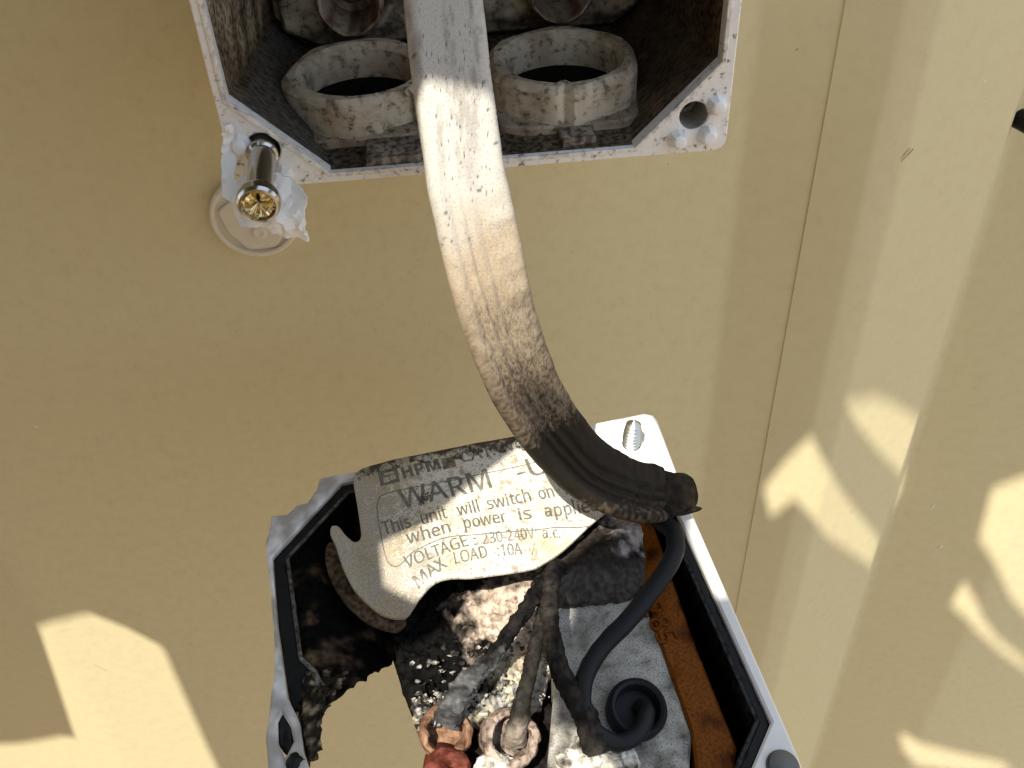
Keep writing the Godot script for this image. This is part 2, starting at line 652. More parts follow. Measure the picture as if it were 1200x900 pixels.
	part("screw_post", s, M.soot, b, 40.0, func(p: Vector3, _n: Vector3) -> Color: return Color(0.09, 0.075, 0.06))
	# two nut-shaped collars of the cable entries on the floor
	for e in [[Vector2(-23.4, -28.2), 10.0, 0], [Vector2(22.9, -26.6), 25.0, 1]]:
		s = Soup.new()
		var outline := PackedVector2Array()
		var c: Vector2 = e[0]
		for k in 6:
			var t := deg_to_rad(60.0 * k + e[1])
			outline.append(c + Vector2(cos(t), -sin(t)) * 19.6)
		outline = rounded(outline, 6.5, 6)
		# a notch in the front wall
		var hole3 := circle(c, 13.0, 48)
		sheet(s, outline, [hole3], 1.0, func(p: Vector2) -> float:
			var dx := p.x - c.x - (3.8 if e[2] == 0 else -0.4)
			var front := p.y > c.y + 13.0
			var cut := 0.0
			if front and e[2] == 0 and dx > 0.0:
				cut = 0.6
			return 10.2 - cut + 0.1 * noise.get_noise_2d(p.x * 40.0, p.y * 40.0), 10.8, 1.4, true, false)
		var q := Soup.new()
		for p in s.v:
			var fy := 2.4 + 0.0606 * -p.y
			# notch: pull the front wall back on one side
			var pz := p.y
			if e[2] == 0 and p.x > c.x + 4.2 and pz > c.y + 13.6:
				pz -= 2.2 * smoothstep(c.x + 4.2, c.x + 4.9, p.x)
			if e[2] == 1 and pz > c.y + 13.4:
				pz -= 2.0 * exp(-pow((p.x - c.x + 1.4) / 0.8, 2.0))
			q.v.append(Vector3(p.x, fy + p.z - 0.4, pz))
		for i in range(0, q.v.size(), 3):
			var sw := q.v[i + 1]
			q.v[i + 1] = q.v[i + 2]
			q.v[i + 2] = sw
		part("entry_collar", q, M.dirty_cream, b, 42.0, func(p: Vector3, _n: Vector3) -> Color:
			return Color(0.56, 0.51, 0.42).lerp(Color(0.36, 0.29, 0.21), 0.8 * smoothstep(0.0, 0.35, noise.get_noise_3dv(p * 9.0 + Vector3(0, 0, 70)))))
		# stepped foot under the collar
		s = Soup.new()
		sheet(s, rounded(pts([c.x - 16.5, c.y - 16, c.x + 16.5, c.y - 16, c.x + 16.5, c.y + 14.5, c.x + 11, c.y + 17.8, c.x - 11, c.y + 17.8, c.x - 16.5, c.y + 14.5]), 2.0, 4), [], 3.0, flat_at(2.0), 2.5, 0.5, false, false)
		q = Soup.new()
		for i in range(0, s.v.size(), 3):
			for k in [0, 2, 1]:
				var p := s.v[i + k]
				q.v.append(Vector3(p.x, 2.2 + 0.0606 * -p.y + p.z, p.y))
		part("collar_foot", q, M.dirty_cream, b, 30.0, func(p: Vector3, _n: Vector3) -> Color: return Color(0.34, 0.29, 0.22).lerp(Color(0.2, 0.16, 0.12), smoothstep(-0.2, 0.3, noise.get_noise_3dv(p * 14.0))))
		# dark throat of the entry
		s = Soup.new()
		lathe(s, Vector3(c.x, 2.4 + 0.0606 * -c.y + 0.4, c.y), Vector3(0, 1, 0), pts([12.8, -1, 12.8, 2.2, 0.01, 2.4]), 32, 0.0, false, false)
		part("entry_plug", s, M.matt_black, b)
		if e[2] == 0:
			s = Soup.new()
			lump(s, Vector3(c.x + 0.4, 6.6, c.y - 4.0), Vector3(1.4, 3.0, 1.2), 0.3, 30.0, 12)
			part("charred_stub", s, M.matt_black, b)
	flakes("soot_flakes", b, 150, func(r: RandomNumberGenerator) -> Vector3:
		var z := -r.randf_range(2, 66)
		return Vector3(r.randf_range(-30, 40), 2.5 - 0.0606 * z, z), 0.3, 1.1, [Color(0.02, 0.02, 0.02), Color(0.04, 0.035, 0.03), Color(0.3, 0.27, 0.22)], 72)
	# two raised pads at the front of the floor
	for e in [pts([-23, -14, -10.5, -14, -10.5, -1.4, -22.6, -1.4]), pts([18.6, -15.5, 26.4, -15.5, 27.2, -3.6, 19.8, -2.6])]:
		s = Soup.new()
		sheet(s, e, [], 1.0, flat_at(1.6), 2.2, 0.4, false, false)
		var q := Soup.new()
		for i in range(0, s.v.size(), 3):
			for k in [0, 2, 1]:
				var p := s.v[i + k]
				q.v.append(Vector3(p.x, 2.2 + 0.0606 * -p.y + p.z, p.y))
		part("floor_pad", q, M.soot, b, 30.0, func(p: Vector3, _n: Vector3) -> Color: return Color(0.24, 0.2, 0.155).lerp(Color(0.4, 0.36, 0.3), smoothstep(0.1, 0.4, noise.get_noise_3dv(p * 24.0))))
	# screw hole sleeves and the little studs round them
	for e in [[Vector2(47.4, 8.4), 3.1], [Vector2(-43.2, 8.6), 3.6]]:
		s = Soup.new()
		lathe(s, Vector3(e[0].x, e[0].y, 0), Vector3(0, 0, -1), pts([e[1], 0.4, e[1] - 0.15, 9.0, e[1] - 0.9, 9.2, e[1] - 1.1, 18, 0.01, 18]), 24, 0.0, false, false)
		var flip := Soup.new()
		for i in range(0, s.v.size(), 3):
			flip.tri(s.v[i], s.v[i + 2], s.v[i + 1])
		part("screw_hole", flip, M.grey_plate, b)
	for e in [[52.0, 10.4], [44.2, 3.5], [50.6, 3.9], [-47.4, 10.2], [-40.0, 2.6]]:
		s = Soup.new()
		lathe(s, Vector3(e[0], e[1], 0), Vector3(0, 0.1, 1), pts([2.3, -0.3, 2.25, 0.4, 1.5, 2.4, 1.1, 2.7, 0.01, 2.8]), 8, 0.1, false, false)
		part("stud", s, M.clean_white, b, 30.0)


func fixing_cap() -> void:
	var c := thing("fixing_cap", "round cream plastic fixing cap on the wall below the box's lower left corner", "cap", Transform3D(Basis(), Vector3(-0.0646, -0.0445, 0.0005)))
	var s := Soup.new()
	lathe(s, Vector3.ZERO, Vector3(0, 0, 1), pts([13.0, 0, 13.3, 3.6, 13.0, 4.4, 12.4, 4.7, 11.6, 4.5, 11.2, 3.2, 10.6, 3.1, 0.01, 3.1]), 56, 0.0, false, false)
	part("disc", s, M.cap, c)
	s = Soup.new()
	sheet(s, rounded(pts([-10.3, 3.4, 0.5, 10.6, 9.8, 4.0, 9.8, -3.0, 4.6, -10.2, -4.0, -10.4, -8.8, -4.0]), 1.2, 3), [], 2.0, flat_at(4.6), 1.8, 0.5)
	part("raised_face", s, M.cap, c)
	s = Soup.new()
	lathe(s, Vector3(0.6, -4.4, 4.5), Vector3(0, 0, 1), pts([2.4, 0, 2.3, 0.5, 1.6, 0.9, 0.01, 0.6]), 20, 0.0, false, false)
	part("knob", s, M.cap, c)


func switch_cover() -> void:
	var t := thing("switch_cover", "burnt white switch cover hanging face down, sooty inside, its left side melted away", "switch cover", tray_frame())
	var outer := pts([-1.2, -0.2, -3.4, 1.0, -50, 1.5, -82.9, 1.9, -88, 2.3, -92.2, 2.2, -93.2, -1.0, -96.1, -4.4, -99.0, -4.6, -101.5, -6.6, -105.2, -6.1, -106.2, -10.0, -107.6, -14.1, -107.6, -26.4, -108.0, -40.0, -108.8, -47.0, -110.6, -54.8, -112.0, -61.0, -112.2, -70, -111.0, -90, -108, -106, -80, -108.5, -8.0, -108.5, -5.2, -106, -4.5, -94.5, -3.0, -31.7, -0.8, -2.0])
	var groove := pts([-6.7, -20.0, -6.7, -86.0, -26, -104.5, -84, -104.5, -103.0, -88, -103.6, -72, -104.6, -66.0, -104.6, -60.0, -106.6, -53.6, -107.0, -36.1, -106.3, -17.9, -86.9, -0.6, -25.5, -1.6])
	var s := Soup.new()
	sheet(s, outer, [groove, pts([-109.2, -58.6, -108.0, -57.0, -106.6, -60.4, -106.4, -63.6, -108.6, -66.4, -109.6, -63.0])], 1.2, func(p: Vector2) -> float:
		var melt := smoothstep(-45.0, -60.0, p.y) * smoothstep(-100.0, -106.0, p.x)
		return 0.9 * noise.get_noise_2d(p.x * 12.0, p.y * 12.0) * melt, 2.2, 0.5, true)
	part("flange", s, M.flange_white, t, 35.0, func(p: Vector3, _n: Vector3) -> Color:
		var d := clampf((1.2 * noise.get_noise_3dv(p * 18.0) + 0.5) * smoothstep(-60.0, -100.0, p.x), 0.0, 0.75)  # sooty mottle; the weaker light on the left is painted into it
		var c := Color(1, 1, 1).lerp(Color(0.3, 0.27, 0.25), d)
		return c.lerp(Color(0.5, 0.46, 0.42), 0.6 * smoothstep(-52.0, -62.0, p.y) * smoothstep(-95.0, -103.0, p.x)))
	# black seal in the groove, and the moulded lip inside it: both end where the left side has melted
	var lip := pts([-8.8, -21.0, -8.8, -85.0, -27, -102.5, -80, -102.5, -90, -90, -97.5, -56.0, -100.0, -49.3, -103.3, -45.1, -103.3, -18.3, -85.8, -2.9, -26.4, -3.6])
	var groove_run := pts([-105.6, -57.0, -106.5, -53.6, -106.9, -36.1, -106.2, -17.9, -86.9, -0.7, -25.5, -1.6, -6.7, -20.0, -6.7, -86.0, -26, -104.5])
	var lip_run := pts([-101.4, -52.0, -100.6, -49.3, -103.3, -45.1, -103.3, -18.3, -85.8, -2.9, -26.4, -3.6, -8.8, -21.0, -8.8, -85.0, -27, -102.5])
	var inner_run := pts([-98.6, -52.6, -99.6, -49.0, -102.4, -44.8, -102.4, -18.7, -85.5, -3.8, -26.8, -4.5, -9.7, -21.4, -9.7, -84.6, -27.6, -101.7])
	var band := groove_run.duplicate()
	var back := lip_run.duplicate()
	back.reverse()
	band.append_array(back)
	s = Soup.new()
	sheet(s, band, [], 1.2, func(p: Vector2) -> float: return -1.5 + 0.3 * noise.get_noise_2d(p.x * 30.0, p.y * 30.0), 4.0, 0.25, true)
	part("rubber_seal", s, M.gloss_black, t, 40.0)
	band = lip_run.duplicate()
	back = inner_run.duplicate()
	back.reverse()
	band.append_array(back)
	s = Soup.new()
	sheet(s, band, [], 0.8, func(p: Vector2) -> float: return -0.9 + 0.2 * noise.get_noise_2d(p.x * 30.0, p.y * 30.0), 5.0, 0.2)
	part("inner_lip", s, M.soot, t, 35.0, func(p: Vector3, _n: Vector3) -> Color: return (Color(0.2, 0.18, 0.15) if p.y < -44.0 else Color(0.11, 0.105, 0.09)) if p.x < -60.0 else Color(0.05, 0.05, 0.05))
	# blistered black plastic in the burnt part of the flange
	s = Soup.new()
	lump(s, Vector3(-107.9, -60.6, -1.6), Vector3(1.9, 4.6, 1.2), 0.3, 30.0, 20)
	lump(s, Vector3(-106.8, -68.0, -0.6), Vector3(2.0, 2.6, 1.2), 0.35, 40.0, 20)
	part("blister", s, M.gloss_black, t, 60.0)
	# the basin: sooty side walls and a floor that has burnt away at the left
	s = Soup.new()
	var ring := dense(inset(turned(lip, true), 0.9), 2.0)
	var keep := []
	for i in ring.size():
		var a := ring[i]
		var c := ring[(i + 1) % ring.size()]
		if a.y < -46.0 and a.x < -60.0:
			continue
		s.quad(Vector3(a.x, a.y, -23), Vector3(a.x, a.y, -3), Vector3(c.x, c.y, -3), Vector3(c.x, c.y, -23))
		s.quad(Vector3(a.x, a.y, -3), Vector3(a.x, a.y, -1.2), Vector3(c.x, c.y, -1.2), Vector3(c.x, c.y, -3))
	part("basin_wall", s, M.matt_black, t, 30.0)
	s = Soup.new()
	sheet(s, pts([-9.5, -21, -9.5, -85, -27, -101, -68, -101, -70, -80, -76, -66, -80.5, -60, -82, -50, -84, -30, -84, -4, -26.5, -4.5]), [], 2.0, func(p: Vector2) -> float: return -22.0 + 0.8 * noise.get_noise_2d(p.x * 20.0, p.y * 20.0), 1.5, 0.3, true)
	part("basin_floor", s, M.matt_black, t, 50.0)
	# the softened side that sagged into the basin, with charred ridges along its burnt edge
	s = Soup.new()
	sheet(s, dense(pts([-102.6, -18.6, -86, -4.2, -82, -4.2, -81, -40, -83.1, -45.0, -87.3, -47.6, -93.7, -53.0, -99.5, -57.0, -101.4, -61.9, -103.6, -64.8, -104.6, -72, -106.2, -72, -105.2, -60, -104.4, -53.5, -101.0, -49.3, -102.7, -45]), 1.2, 0.8), [], 1.1, func(p: Vector2) -> float:
		var away: float = minf(p.x + 104.0, 30.0) * 0.75
		var low := smoothstep(0.0, 20.0, away) * smoothstep(-64.0, -44.0, p.y)
		return -2.0 - 15.0 * low + 1.4 * noise.get_noise_2d(p.x * 22.0 + p.y * 10.0, p.y * 6.0) + 0.7 * noise.get_noise_2d(p.x * 70.0, p.y * 70.0), 1.2, 0.3, true)
	part("melted_side", s, M.char, t, 60.0, func(p: Vector3, _n: Vector3) -> Color:
		var f := clampf(-0.1 + 1.6 * noise.get_noise_3d(p.x * 14.0, p.y * 14.0, 40.0) + smoothstep(-43.0, -52.0, p.y) * 0.45, 0, 1)
		return Color(0.006, 0.0055, 0.005).lerp(Color(0.12, 0.08, 0.05), f * f))
	s = Soup.new()
	for e in [[-101.2, -49.4, -0.6, -101.8, -54.0, -0.4, -102.4, -58.6, -1.0, -102.8, -63.0, -1.4, -103.0, -68.0, -2.0, 1.5], [-97.4, -47.6, -4.4, -98.8, -51.4, -2.6, -100.2, -56.0, -1.6, -101.4, -60.4, -1.8, -102.0, -66.0, -2.4, 1.2], [-93.6, -47.4, -7.0, -95.4, -50.6, -5.4, -98.0, -54.4, -4.2, -100.0, -57.4, -4.0, 0.9]]:
		var r: float = e[-1]
		rod(s, curve(pts3(e.slice(0, e.size() - 1)), 26), func(u: float) -> float: return r * (0.6 + 0.5 * sin(PI * u)), 10, 0.8, 60.0)
	part("charred_ridge", s, M.char, t, 60.0, func(p: Vector3, _n: Vector3) -> Color:
		var f := clampf(0.1 + 1.8 * noise.get_noise_3dv(p * 40.0), 0, 1)
		return Color(0.02, 0.017, 0.014).lerp(Color(0.3, 0.24, 0.16), f * f))


func mechanism() -> void:
	var t := thing("switch_mechanism", "burnt switch mechanism inside the cover, left half ash, right half a grey plate", "switch mechanism", tray_frame())
	# ash covered left half
	var s := Soup.new()
	sheet(s, dense(pts([-82.0, -47.0, -81.4, -36.0, -78, -26, -60.0, -20.0, -42.0, -20.0, -40.0, -40.0, -44.0, -54.7, -49.5, -62, -53.5, -66.5, -60.0, -64.8, -65.0, -66.2, -70.5, -66.5, -75.0, -64.8, -78.4, -64.6, -80.8, -62.5, -81.6, -57.0]), 1.0, 1.3), [], 0.7, func(p: Vector2) -> float:
		var base := -8.0 + 2.0 * smoothstep(-62.0, -50.0, p.x) * smoothstep(-60.0, -45.0, p.y) - 2.5 * smoothstep(-36.0, -28.0, p.y)
		var gully := -3.4 * exp(-pow((p.y + 51.0 + 0.25 * (p.x + 60.0)) / 2.2, 2.0)) * smoothstep(-58.0, -50.0, p.x)
		var stone := smoothstep(-62.0, -57.0, p.x) * smoothstep(-55.0, -51.0, p.y)
		var crack := -1.6 * exp(-pow(noise.get_noise_2d(p.x * 7.0 + 90.0, p.y * 7.0) / 0.035, 2.0))
		return base + gully + crack + 2.6 * noise.get_noise_2d(p.x * 9.0, p.y * 9.0) + (1.8 - 1.3 * stone) * noise.get_noise_2d(p.x * 28.0, p.y * 28.0) + (0.9 - 0.65 * stone) * noise.get_noise_2d(p.x * 80.0, p.y * 80.0), 6.0, 0.5, true)
	part("ash_crust", s, M.ash, t, 55.0, func(p: Vector3, _n: Vector3) -> Color:
		var n1 := noise.get_noise_3d(p.x * 14.0, p.y * 14.0, 7.0)
		var n2 := noise.get_noise_3d(p.x * 40.0, p.y * 40.0, 17.0)
		var c := Color(0.6, 0.5, 0.42).lerp(Color(0.55, 0.52, 0.4), smoothstep(-52.0, -58.0, p.y + 6.0 * n1))
		c = c.lerp(Color(0.5, 0.5, 0.5), clampf(0.5 + 2.5 * n2, 0, 1) * smoothstep(-56.0, -62.0, p.y))
		var burnt := smoothstep(-59.0, -67.0, p.x + 12.0 * n1 + 4.0 * n2) + 0.9 * smoothstep(-38.0, -33.0, p.y + 5.0 * n1)
		burnt *= 1.0 - 0.75 * smoothstep(-59.0, -63.0, p.y + 4.0 * n2)
		return c.lerp(Color(0.011, 0.0105, 0.01), clampf(burnt + clampf(2.0 * n2 - 0.5, 0, 0.5), 0, 1)))
	# grey plate with a cut corner
	s = Soup.new()
	sheet(s, pts([-42.0, -27.0, -15.6, -29.0, -20.0, -46.0, -22.6, -82.5, -26.4, -90.0, -30, -99, -60, -99, -55, -80, -48.4, -63.4]), [], 1.6, func(p: Vector2) -> float: return -6.0 + 0.25 * noise.get_noise_2d(p.x * 25.0, p.y * 25.0), 15.0, 0.5, true)
	part("grey_plate", s, M.grey_plate, t, 40.0, func(p: Vector3, _n: Vector3) -> Color:
		var f := clampf(0.1 + 0.9 * noise.get_noise_3d(p.x * 16.0, p.y * 16.0, 3.0) + 0.7 * noise.get_noise_3d(p.x * 60.0, p.y * 60.0, 3.0) + smoothstep(-62.0, -80.0, p.y) * 0.55 * (0.6 + noise.get_noise_3d(p.x * 30.0, p.y * 30.0, 9.0)), 0, 1)
		return Color(1, 1, 1).lerp(Color(0.22, 0.2, 0.18), f))
	# scorched lump at the top of the plate
	s = Soup.new()
	sheet(s, dense(smooth2(pts([-47.0, -44.6, -47.0, -39.6, -40.5, -35.4, -30.6, -30.6, -23.0, -26.6, -17.8, -30.5, -17.8, -38.5, -20.4, -45.4, -24.9, -48.4, -34.8, -47.4, -41.0, -46.4]), 5), 0.8, 0.5), [], 0.8, func(p: Vector2) -> float:
		var ridge := exp(-pow((p.y + 37.0 - 0.42 * (p.x + 28.0)) / 3.2, 2.0))
		return -1.0 + 3.8 * ridge + 0.9 * noise.get_noise_2d(p.x * 16.0, p.y * 16.0) + 0.5 * noise.get_noise_2d(p.x * 60.0, p.y * 60.0) - 3.0 * smoothstep(-40.0, -47.0, p.y - 0.1 * (p.x + 20.0)), 6.0, 0.8, true)
	part("scorched_lump", s, M.char, t, 50.0, func(p: Vector3, _n: Vector3) -> Color:
		var n1 := noise.get_noise_3d(p.x * 30.0, p.y * 30.0, 5.0)
		var c := Color(0.04, 0.034, 0.03).lerp(Color(0.075, 0.07, 0.066), smoothstep(-40.0, -43.0, p.y))
		return c.lerp(Color(0.42, 0.39, 0.4), smoothstep(-25.5, -21.5, p.x + 5.0 * n1) * smoothstep(-40.0, -36.0, p.y + 5.0 * n1)))
	# amber brown side bar with raised digits
	s = Soup.new()
	sheet(s, pts([-20.6, -26, -21.6, -50.0, -22.8, -82.0, -25.4, -92, -24, -99, -17.0, -99, -16.6, -91.0, -14.6, -88.0, -14.2, -65.5, -12.9, -44.6, -11.4, -26]), [], 1.2, func(p: Vector2) -> float: return -5.0 + 0.25 * noise.get_noise_2d(p.x * 30.0, p.y * 30.0), 16.0, 0.6, true)
	var bar := part("amber_bar", s, M.amber, t, 40.0, func(p: Vector3, _n: Vector3) -> Color:
		var f := clampf(0.2 + 1.4 * noise.get_noise_3d(p.x * 12.0, p.y * 12.0, 3.0), 0, 1)
		return Color(1.25, 1.25, 1.1).lerp(Color(0.25, 0.15, 0.15), f))
	s = letters("5285", 6.6, Transform3D(Basis(Vector3(0.06, -1, 0), Vector3(1, 0.06, 0), Vector3(0, 0, 1)), Vector3(-21.0, -47.2, -4.9)), 0.9)
	part("raised_digits", s, M.amber, bar, 30.0, func(_p: Vector3, _n: Vector3) -> Color: return Color(0.8, 0.8, 0.8))
	# black grommet ring
	s = Soup.new()
	lathe(s, Vector3(-33.0, -74.4, -6.2), Vector3(0.05, -0.1, 1), pts([6.7, 0, 6.8, 2.6, 6.5, 3.6, 5.8, 4.1, 5.1, 3.7, 4.7, 2.4, 4.6, 0.7, 0.01, 0.6]), 40, 0.0, false, false)
	part("grommet", s, M.wire_black, t)
	# corroded terminals
	terminal(t, Vector3(-74.6, -68.6, -4.6), 5.7, 4.0, M.copper, Color(1.2, 1.05, 0.95))
	terminal(t, Vector3(-61.2, -74.0, -3.6), 6.3, 4.2, M.ash, Color(0.42, 0.33, 0.28))
	s = Soup.new()
	lathe(s, Vector3(-76.4, -77.2, -5.0), Vector3(0.0, -0.55, 0.84), pts([4.6, -9, 5.3, -2.0, 5.2, -0.8, 4.5, 0.3, 3.4, 0.7, 2.2, 0.3, 1.6, -0.9, 1.3, -2.6, 0.01, -2.8]), 30, 0.9, false, false)
	part("terminal_screw", s, M.red, t, 40.0, func(p: Vector3, _n: Vector3) -> Color: return Color(1.1, 1, 1).lerp(Color(0.3, 0.25, 0.25), clampf(0.2 + 1.8 * noise.get_noise_3dv(p * 30.0), 0, 1)))
	s = Soup.new()
	lump(s, Vector3(-47.2, -82.5, -4.0), Vector3(6.4, 5.0, 4.6), 0.35, 18.0, 26)
	lump(s, Vector3(-40.4, -84.5, -5.0), Vector3(4.6, 4.0, 3.8), 0.4, 22.0, 22)
	lump(s, Vector3(-66.5, -78.0, -8.0), Vector3(5.0, 4.0, 3.4), 0.4, 22.0, 20)
	part("ash_lump", s, M.ash, t, 50.0, func(p: Vector3, _n: Vector3) -> Color: return Color(0.7, 0.68, 0.62).lerp(Color(0.05, 0.045, 0.04), clampf(0.1 + 2.0 * noise.get_noise_3dv(p * 22.0), 0, 1)))
	flakes("ash_flakes", t, 520, func(r: RandomNumberGenerator) -> Vector3:
		var p := Vector3(r.randf_range(-80, -46), r.randf_range(-66, -50), 0)
		if r.randf() < 0.6:
			p = Vector3(r.randf_range(-80.5, -66), r.randf_range(-65, -58), 0)
		return Vector3(p.x, p.y, -7.4 + 2.6 * noise.get_noise_2d(p.x * 9.0, p.y * 9.0) + 1.5 * noise.get_noise_2d(p.x * 28.0, p.y * 28.0) + r.randf_range(-0.3, 0.4)), 0.25, 1.3, [Color(0.02, 0.02, 0.02), Color(0.035, 0.03, 0.027), Color(0.07, 0.06, 0.055), Color(0.2, 0.19, 0.18), Color(0.5, 0.48, 0.45)], 71)
	# charred base between the terminals
	s = Soup.new()
	sheet(s, pts([-73, -63, -50, -63, -40, -80, -40, -99, -66, -99, -70, -80]), [], 1.6, func(p: Vector2) -> float: return -15.0 + 2.5 * noise.get_noise_2d(p.x * 16.0, p.y * 16.0), 6.0, 0.6, true)
	part("charred_base", s, M.char, t, 50.0, func(_p: Vector3, _n: Vector3) -> Color: return Color(0.016, 0.014, 0.013))


# loose flakes: thin irregular chips lying at all angles, joined into one part
func flakes(called: String, parent: Node3D, count: int, place: Callable, lo: float, hi: float, tones: Array, sd: int) -> void:
	var r := RandomNumberGenerator.new()
	r.seed = sd
	var s := Soup.new()
	var tone := {}
	for i in count:
		var at: Vector3 = place.call(r)
		var size := lerpf(lo, hi, pow(r.randf(), 2.0))
		var up := Vector3(r.randfn(0, 0.5), r.randfn(0, 0.5), 1).normalized()
		var x := up.cross(Vector3(r.randf() - 0.5, 1, 0.3)).normalized()
		var y := up.cross(x)
		var n := 5
		var rim := PackedVector3Array()
		for k in n:
			var a := TAU * (k + 0.4 * r.randf()) / n
			rim.append(at + (x * cos(a) + y * sin(a) * 0.7) * size * (0.6 + 0.5 * r.randf()) + up * size * 0.2 * r.randf())
		for k in n:
			var q := rim[k]
			var w := rim[(k + 1) % n]
			s.tri(at + up * size * 0.25, q, w)
			s.tri(at - up * size * 0.1, w, q)
	var o := part(called, s, M.ash, parent, 20.0, func(p: Vector3, _n: Vector3) -> Color:
		var f := clampf(0.5 + 1.6 * noise.get_noise_3dv(p * 45.0), 0, 0.999) * tones.size()
		return tones[int(f)])
	o.set_meta("kind", "stuff")


func terminal(t: Node3D, at: Vector3, r: float, bore: float, m: Material, tint: Color) -> void:
	var s := Soup.new()
	var axis := Vector3(0.05, -0.42, 0.9)
	lathe(s, at, axis, pts([r * 0.96, -12, r, -3, r, -0.8, r - 0.5, 0.1, bore + 0.4, 0.1, bore, -0.6, bore - 0.3, -6, 0.01, -6]), 34, 0.7, false, false)
	# a worn notch in the rim at the back
	for i in s.v.size():
		var d := s.v[i] - at
		var back := d.dot(Vector3(0.25, 0.9, 0.42))
		if back > 1.5 and d.dot(axis.normalized()) > -5.0:
			s.v[i] -= axis.normalized() * 2.2 * smoothstep(1.5, 4.0, back)
	part("terminal", s, m, t, 40.0, func(p: Vector3, _n: Vector3) -> Color:
		var f := clampf(0.1 + 1.6 * noise.get_noise_3dv(p * 26.0), 0, 1)
		return tint.lerp(tint * 0.25, f))


func letters(text: String, size: float, xf: Transform3D, depth: float) -> Soup:
	var tm := TextMesh.new()
	var f := SystemFont.new()
	f.font_names = PackedStringArray(["Droid Sans"])
	tm.font = f
	tm.text = text
	tm.font_size = 32
	tm.pixel_size = size / 32.0
	tm.depth = depth
	tm.curve_step = 1.5
	tm.horizontal_alignment = HORIZONTAL_ALIGNMENT_LEFT
	var a := tm.get_mesh_arrays()
	var s := Soup.new()
	var v: PackedVector3Array = a[Mesh.ARRAY_VERTEX]
	var idx: PackedInt32Array = a[Mesh.ARRAY_INDEX]
	for i in range(0, idx.size(), 3):
		s.tri(xf * v[idx[i]], xf * v[idx[i + 2]], xf * v[idx[i + 1]])
	return s


func wires() -> void:
	var w := thing("black_wire", "smooth black insulated wire curving from the cable's end down to the grommet", "wire", tray_frame())
	var s := Soup.new()
	rod(s, curve(pts3([-14.0, -30.0, 2.0, -13.0, -36.0, 5.0, -12.6, -41.6, 8.0, -16.4, -48.4, 8.6, -28.0, -57.0, 6.0, -38.5, -63.0, 4.0, -44.4, -69.6, 4.0, -45.5, -77.1, 3.0, -41.0, -81.5, 0.0, -35.4, -80.8, -1.0, -31.6, -76.6, -2.0, -31.8, -74.0, -5.0]), 90), func(u: float) -> float: return lerpf(2.2, 1.85, smoothstep(0.3, 0.8, u)), 20, 0.16, 22.0)
	part("insulation", s, M.wire_black, w, 60.0, func(p: Vector3, _n: Vector3) -> Color: return Color(1, 1, 1).lerp(Color(3.2, 2.8, 2.4), smoothstep(0.0, 0.45, noise.get_noise_3dv(p * 12.0) + 0.4 * noise.get_noise_3dv(p * 90.0))))
	for e in [
		["burnt_wire", "flaking charred wire crossing the ash to the orange terminal", [-41.0, -39.5, 1.0, -45.0, -43.6, 5.0, -52.6, -50.5, 5.0, -61.8, -57.5, 2.0, -68.7, -61.5, 0.0, -74.3, -66.0, -5.0], 1.7, 3.1, 0.9, 0],
		["burnt_wire", "short charred wire ending in the brownish middle terminal", [-40.5, -38.0, 2.0, -45.0, -46.6, 2.6, -49.6, -54.1, 2.0, -55.2, -64.1, 0.0, -59.6, -71.6, -4.0, -60.6, -73.6, -7.0], 1.7, 2.5, 0.45, 1],
		["burnt_wire", "thick grey charred wire right of the middle terminal, beside the grey plate", [-40.0, -39.0, 0.0, -42.2, -41.5, 4.4, -44.0, -45.0, 6.4, -46.8, -52.5, 6.0, -48.2, -65.1, 5.0, -45.8, -74.8, 3.0, -45.4, -82.8, 0.0], 2.0, 2.7, 0.5, 1],
	]:
		var o := thing(e[0], e[1], "wire", tray_frame(), "charred wires in the switch")
		s = Soup.new()
		var r0: float = e[3]
		var r1: float = e[4]
		rod(s, curve(pts3(e[2]), 110), func(u: float) -> float: return lerpf(r0, r1, smoothstep(0.55, 0.95, u)), 20, e[5], 42.0)
		var kind: int = e[6]
		part("charred_insulation", s, M.char, o, 60.0, func(p: Vector3, _n: Vector3) -> Color:
			var f := clampf(0.5 + 1.5 * noise.get_noise_3dv(p * 25.0), 0, 1)
			if kind == 0:
				var grey_end := smoothstep(-56.0, -60.0, p.y + 4.0 * noise.get_noise_3dv(p * 30.0))
				return Color(0.008, 0.008, 0.008).lerp(Color(0.02, 0.019, 0.018), f).lerp(Color(0.13, 0.13, 0.13).lerp(Color(0.05, 0.05, 0.05), f), grey_end)
			var pale := smoothstep(-70.0, -73.0, p.y) if e[5] < 0.47 else 0.0
			return Color(0.02, 0.018, 0.016).lerp(Color(0.042, 0.037, 0.032), f).lerp(Color(0.24, 0.2, 0.165), pale))


func label_height(p: Vector2) -> float:
	var h := 4.0 + 1.6 * exp(-pow((p.x + 58.0) / 14.0, 2.0)) * smoothstep(-16.0, -30.0, p.y)
	# the lower left lobe droops, and the tail rolls over at its end
	var droop := smoothstep(-70.0, -88.0, p.x + 0.35 * (p.y + 30.0))
	h -= 4.5 * droop * droop * smoothstep(-14.0, -36.0, p.y)
	h -= 2.6 * smoothstep(-35.0, -41.0, p.y) * smoothstep(-62.0, -74.0, p.x)
	h += 0.25 * noise.get_noise_2d(p.x * 8.0, p.y * 8.0)
	return h


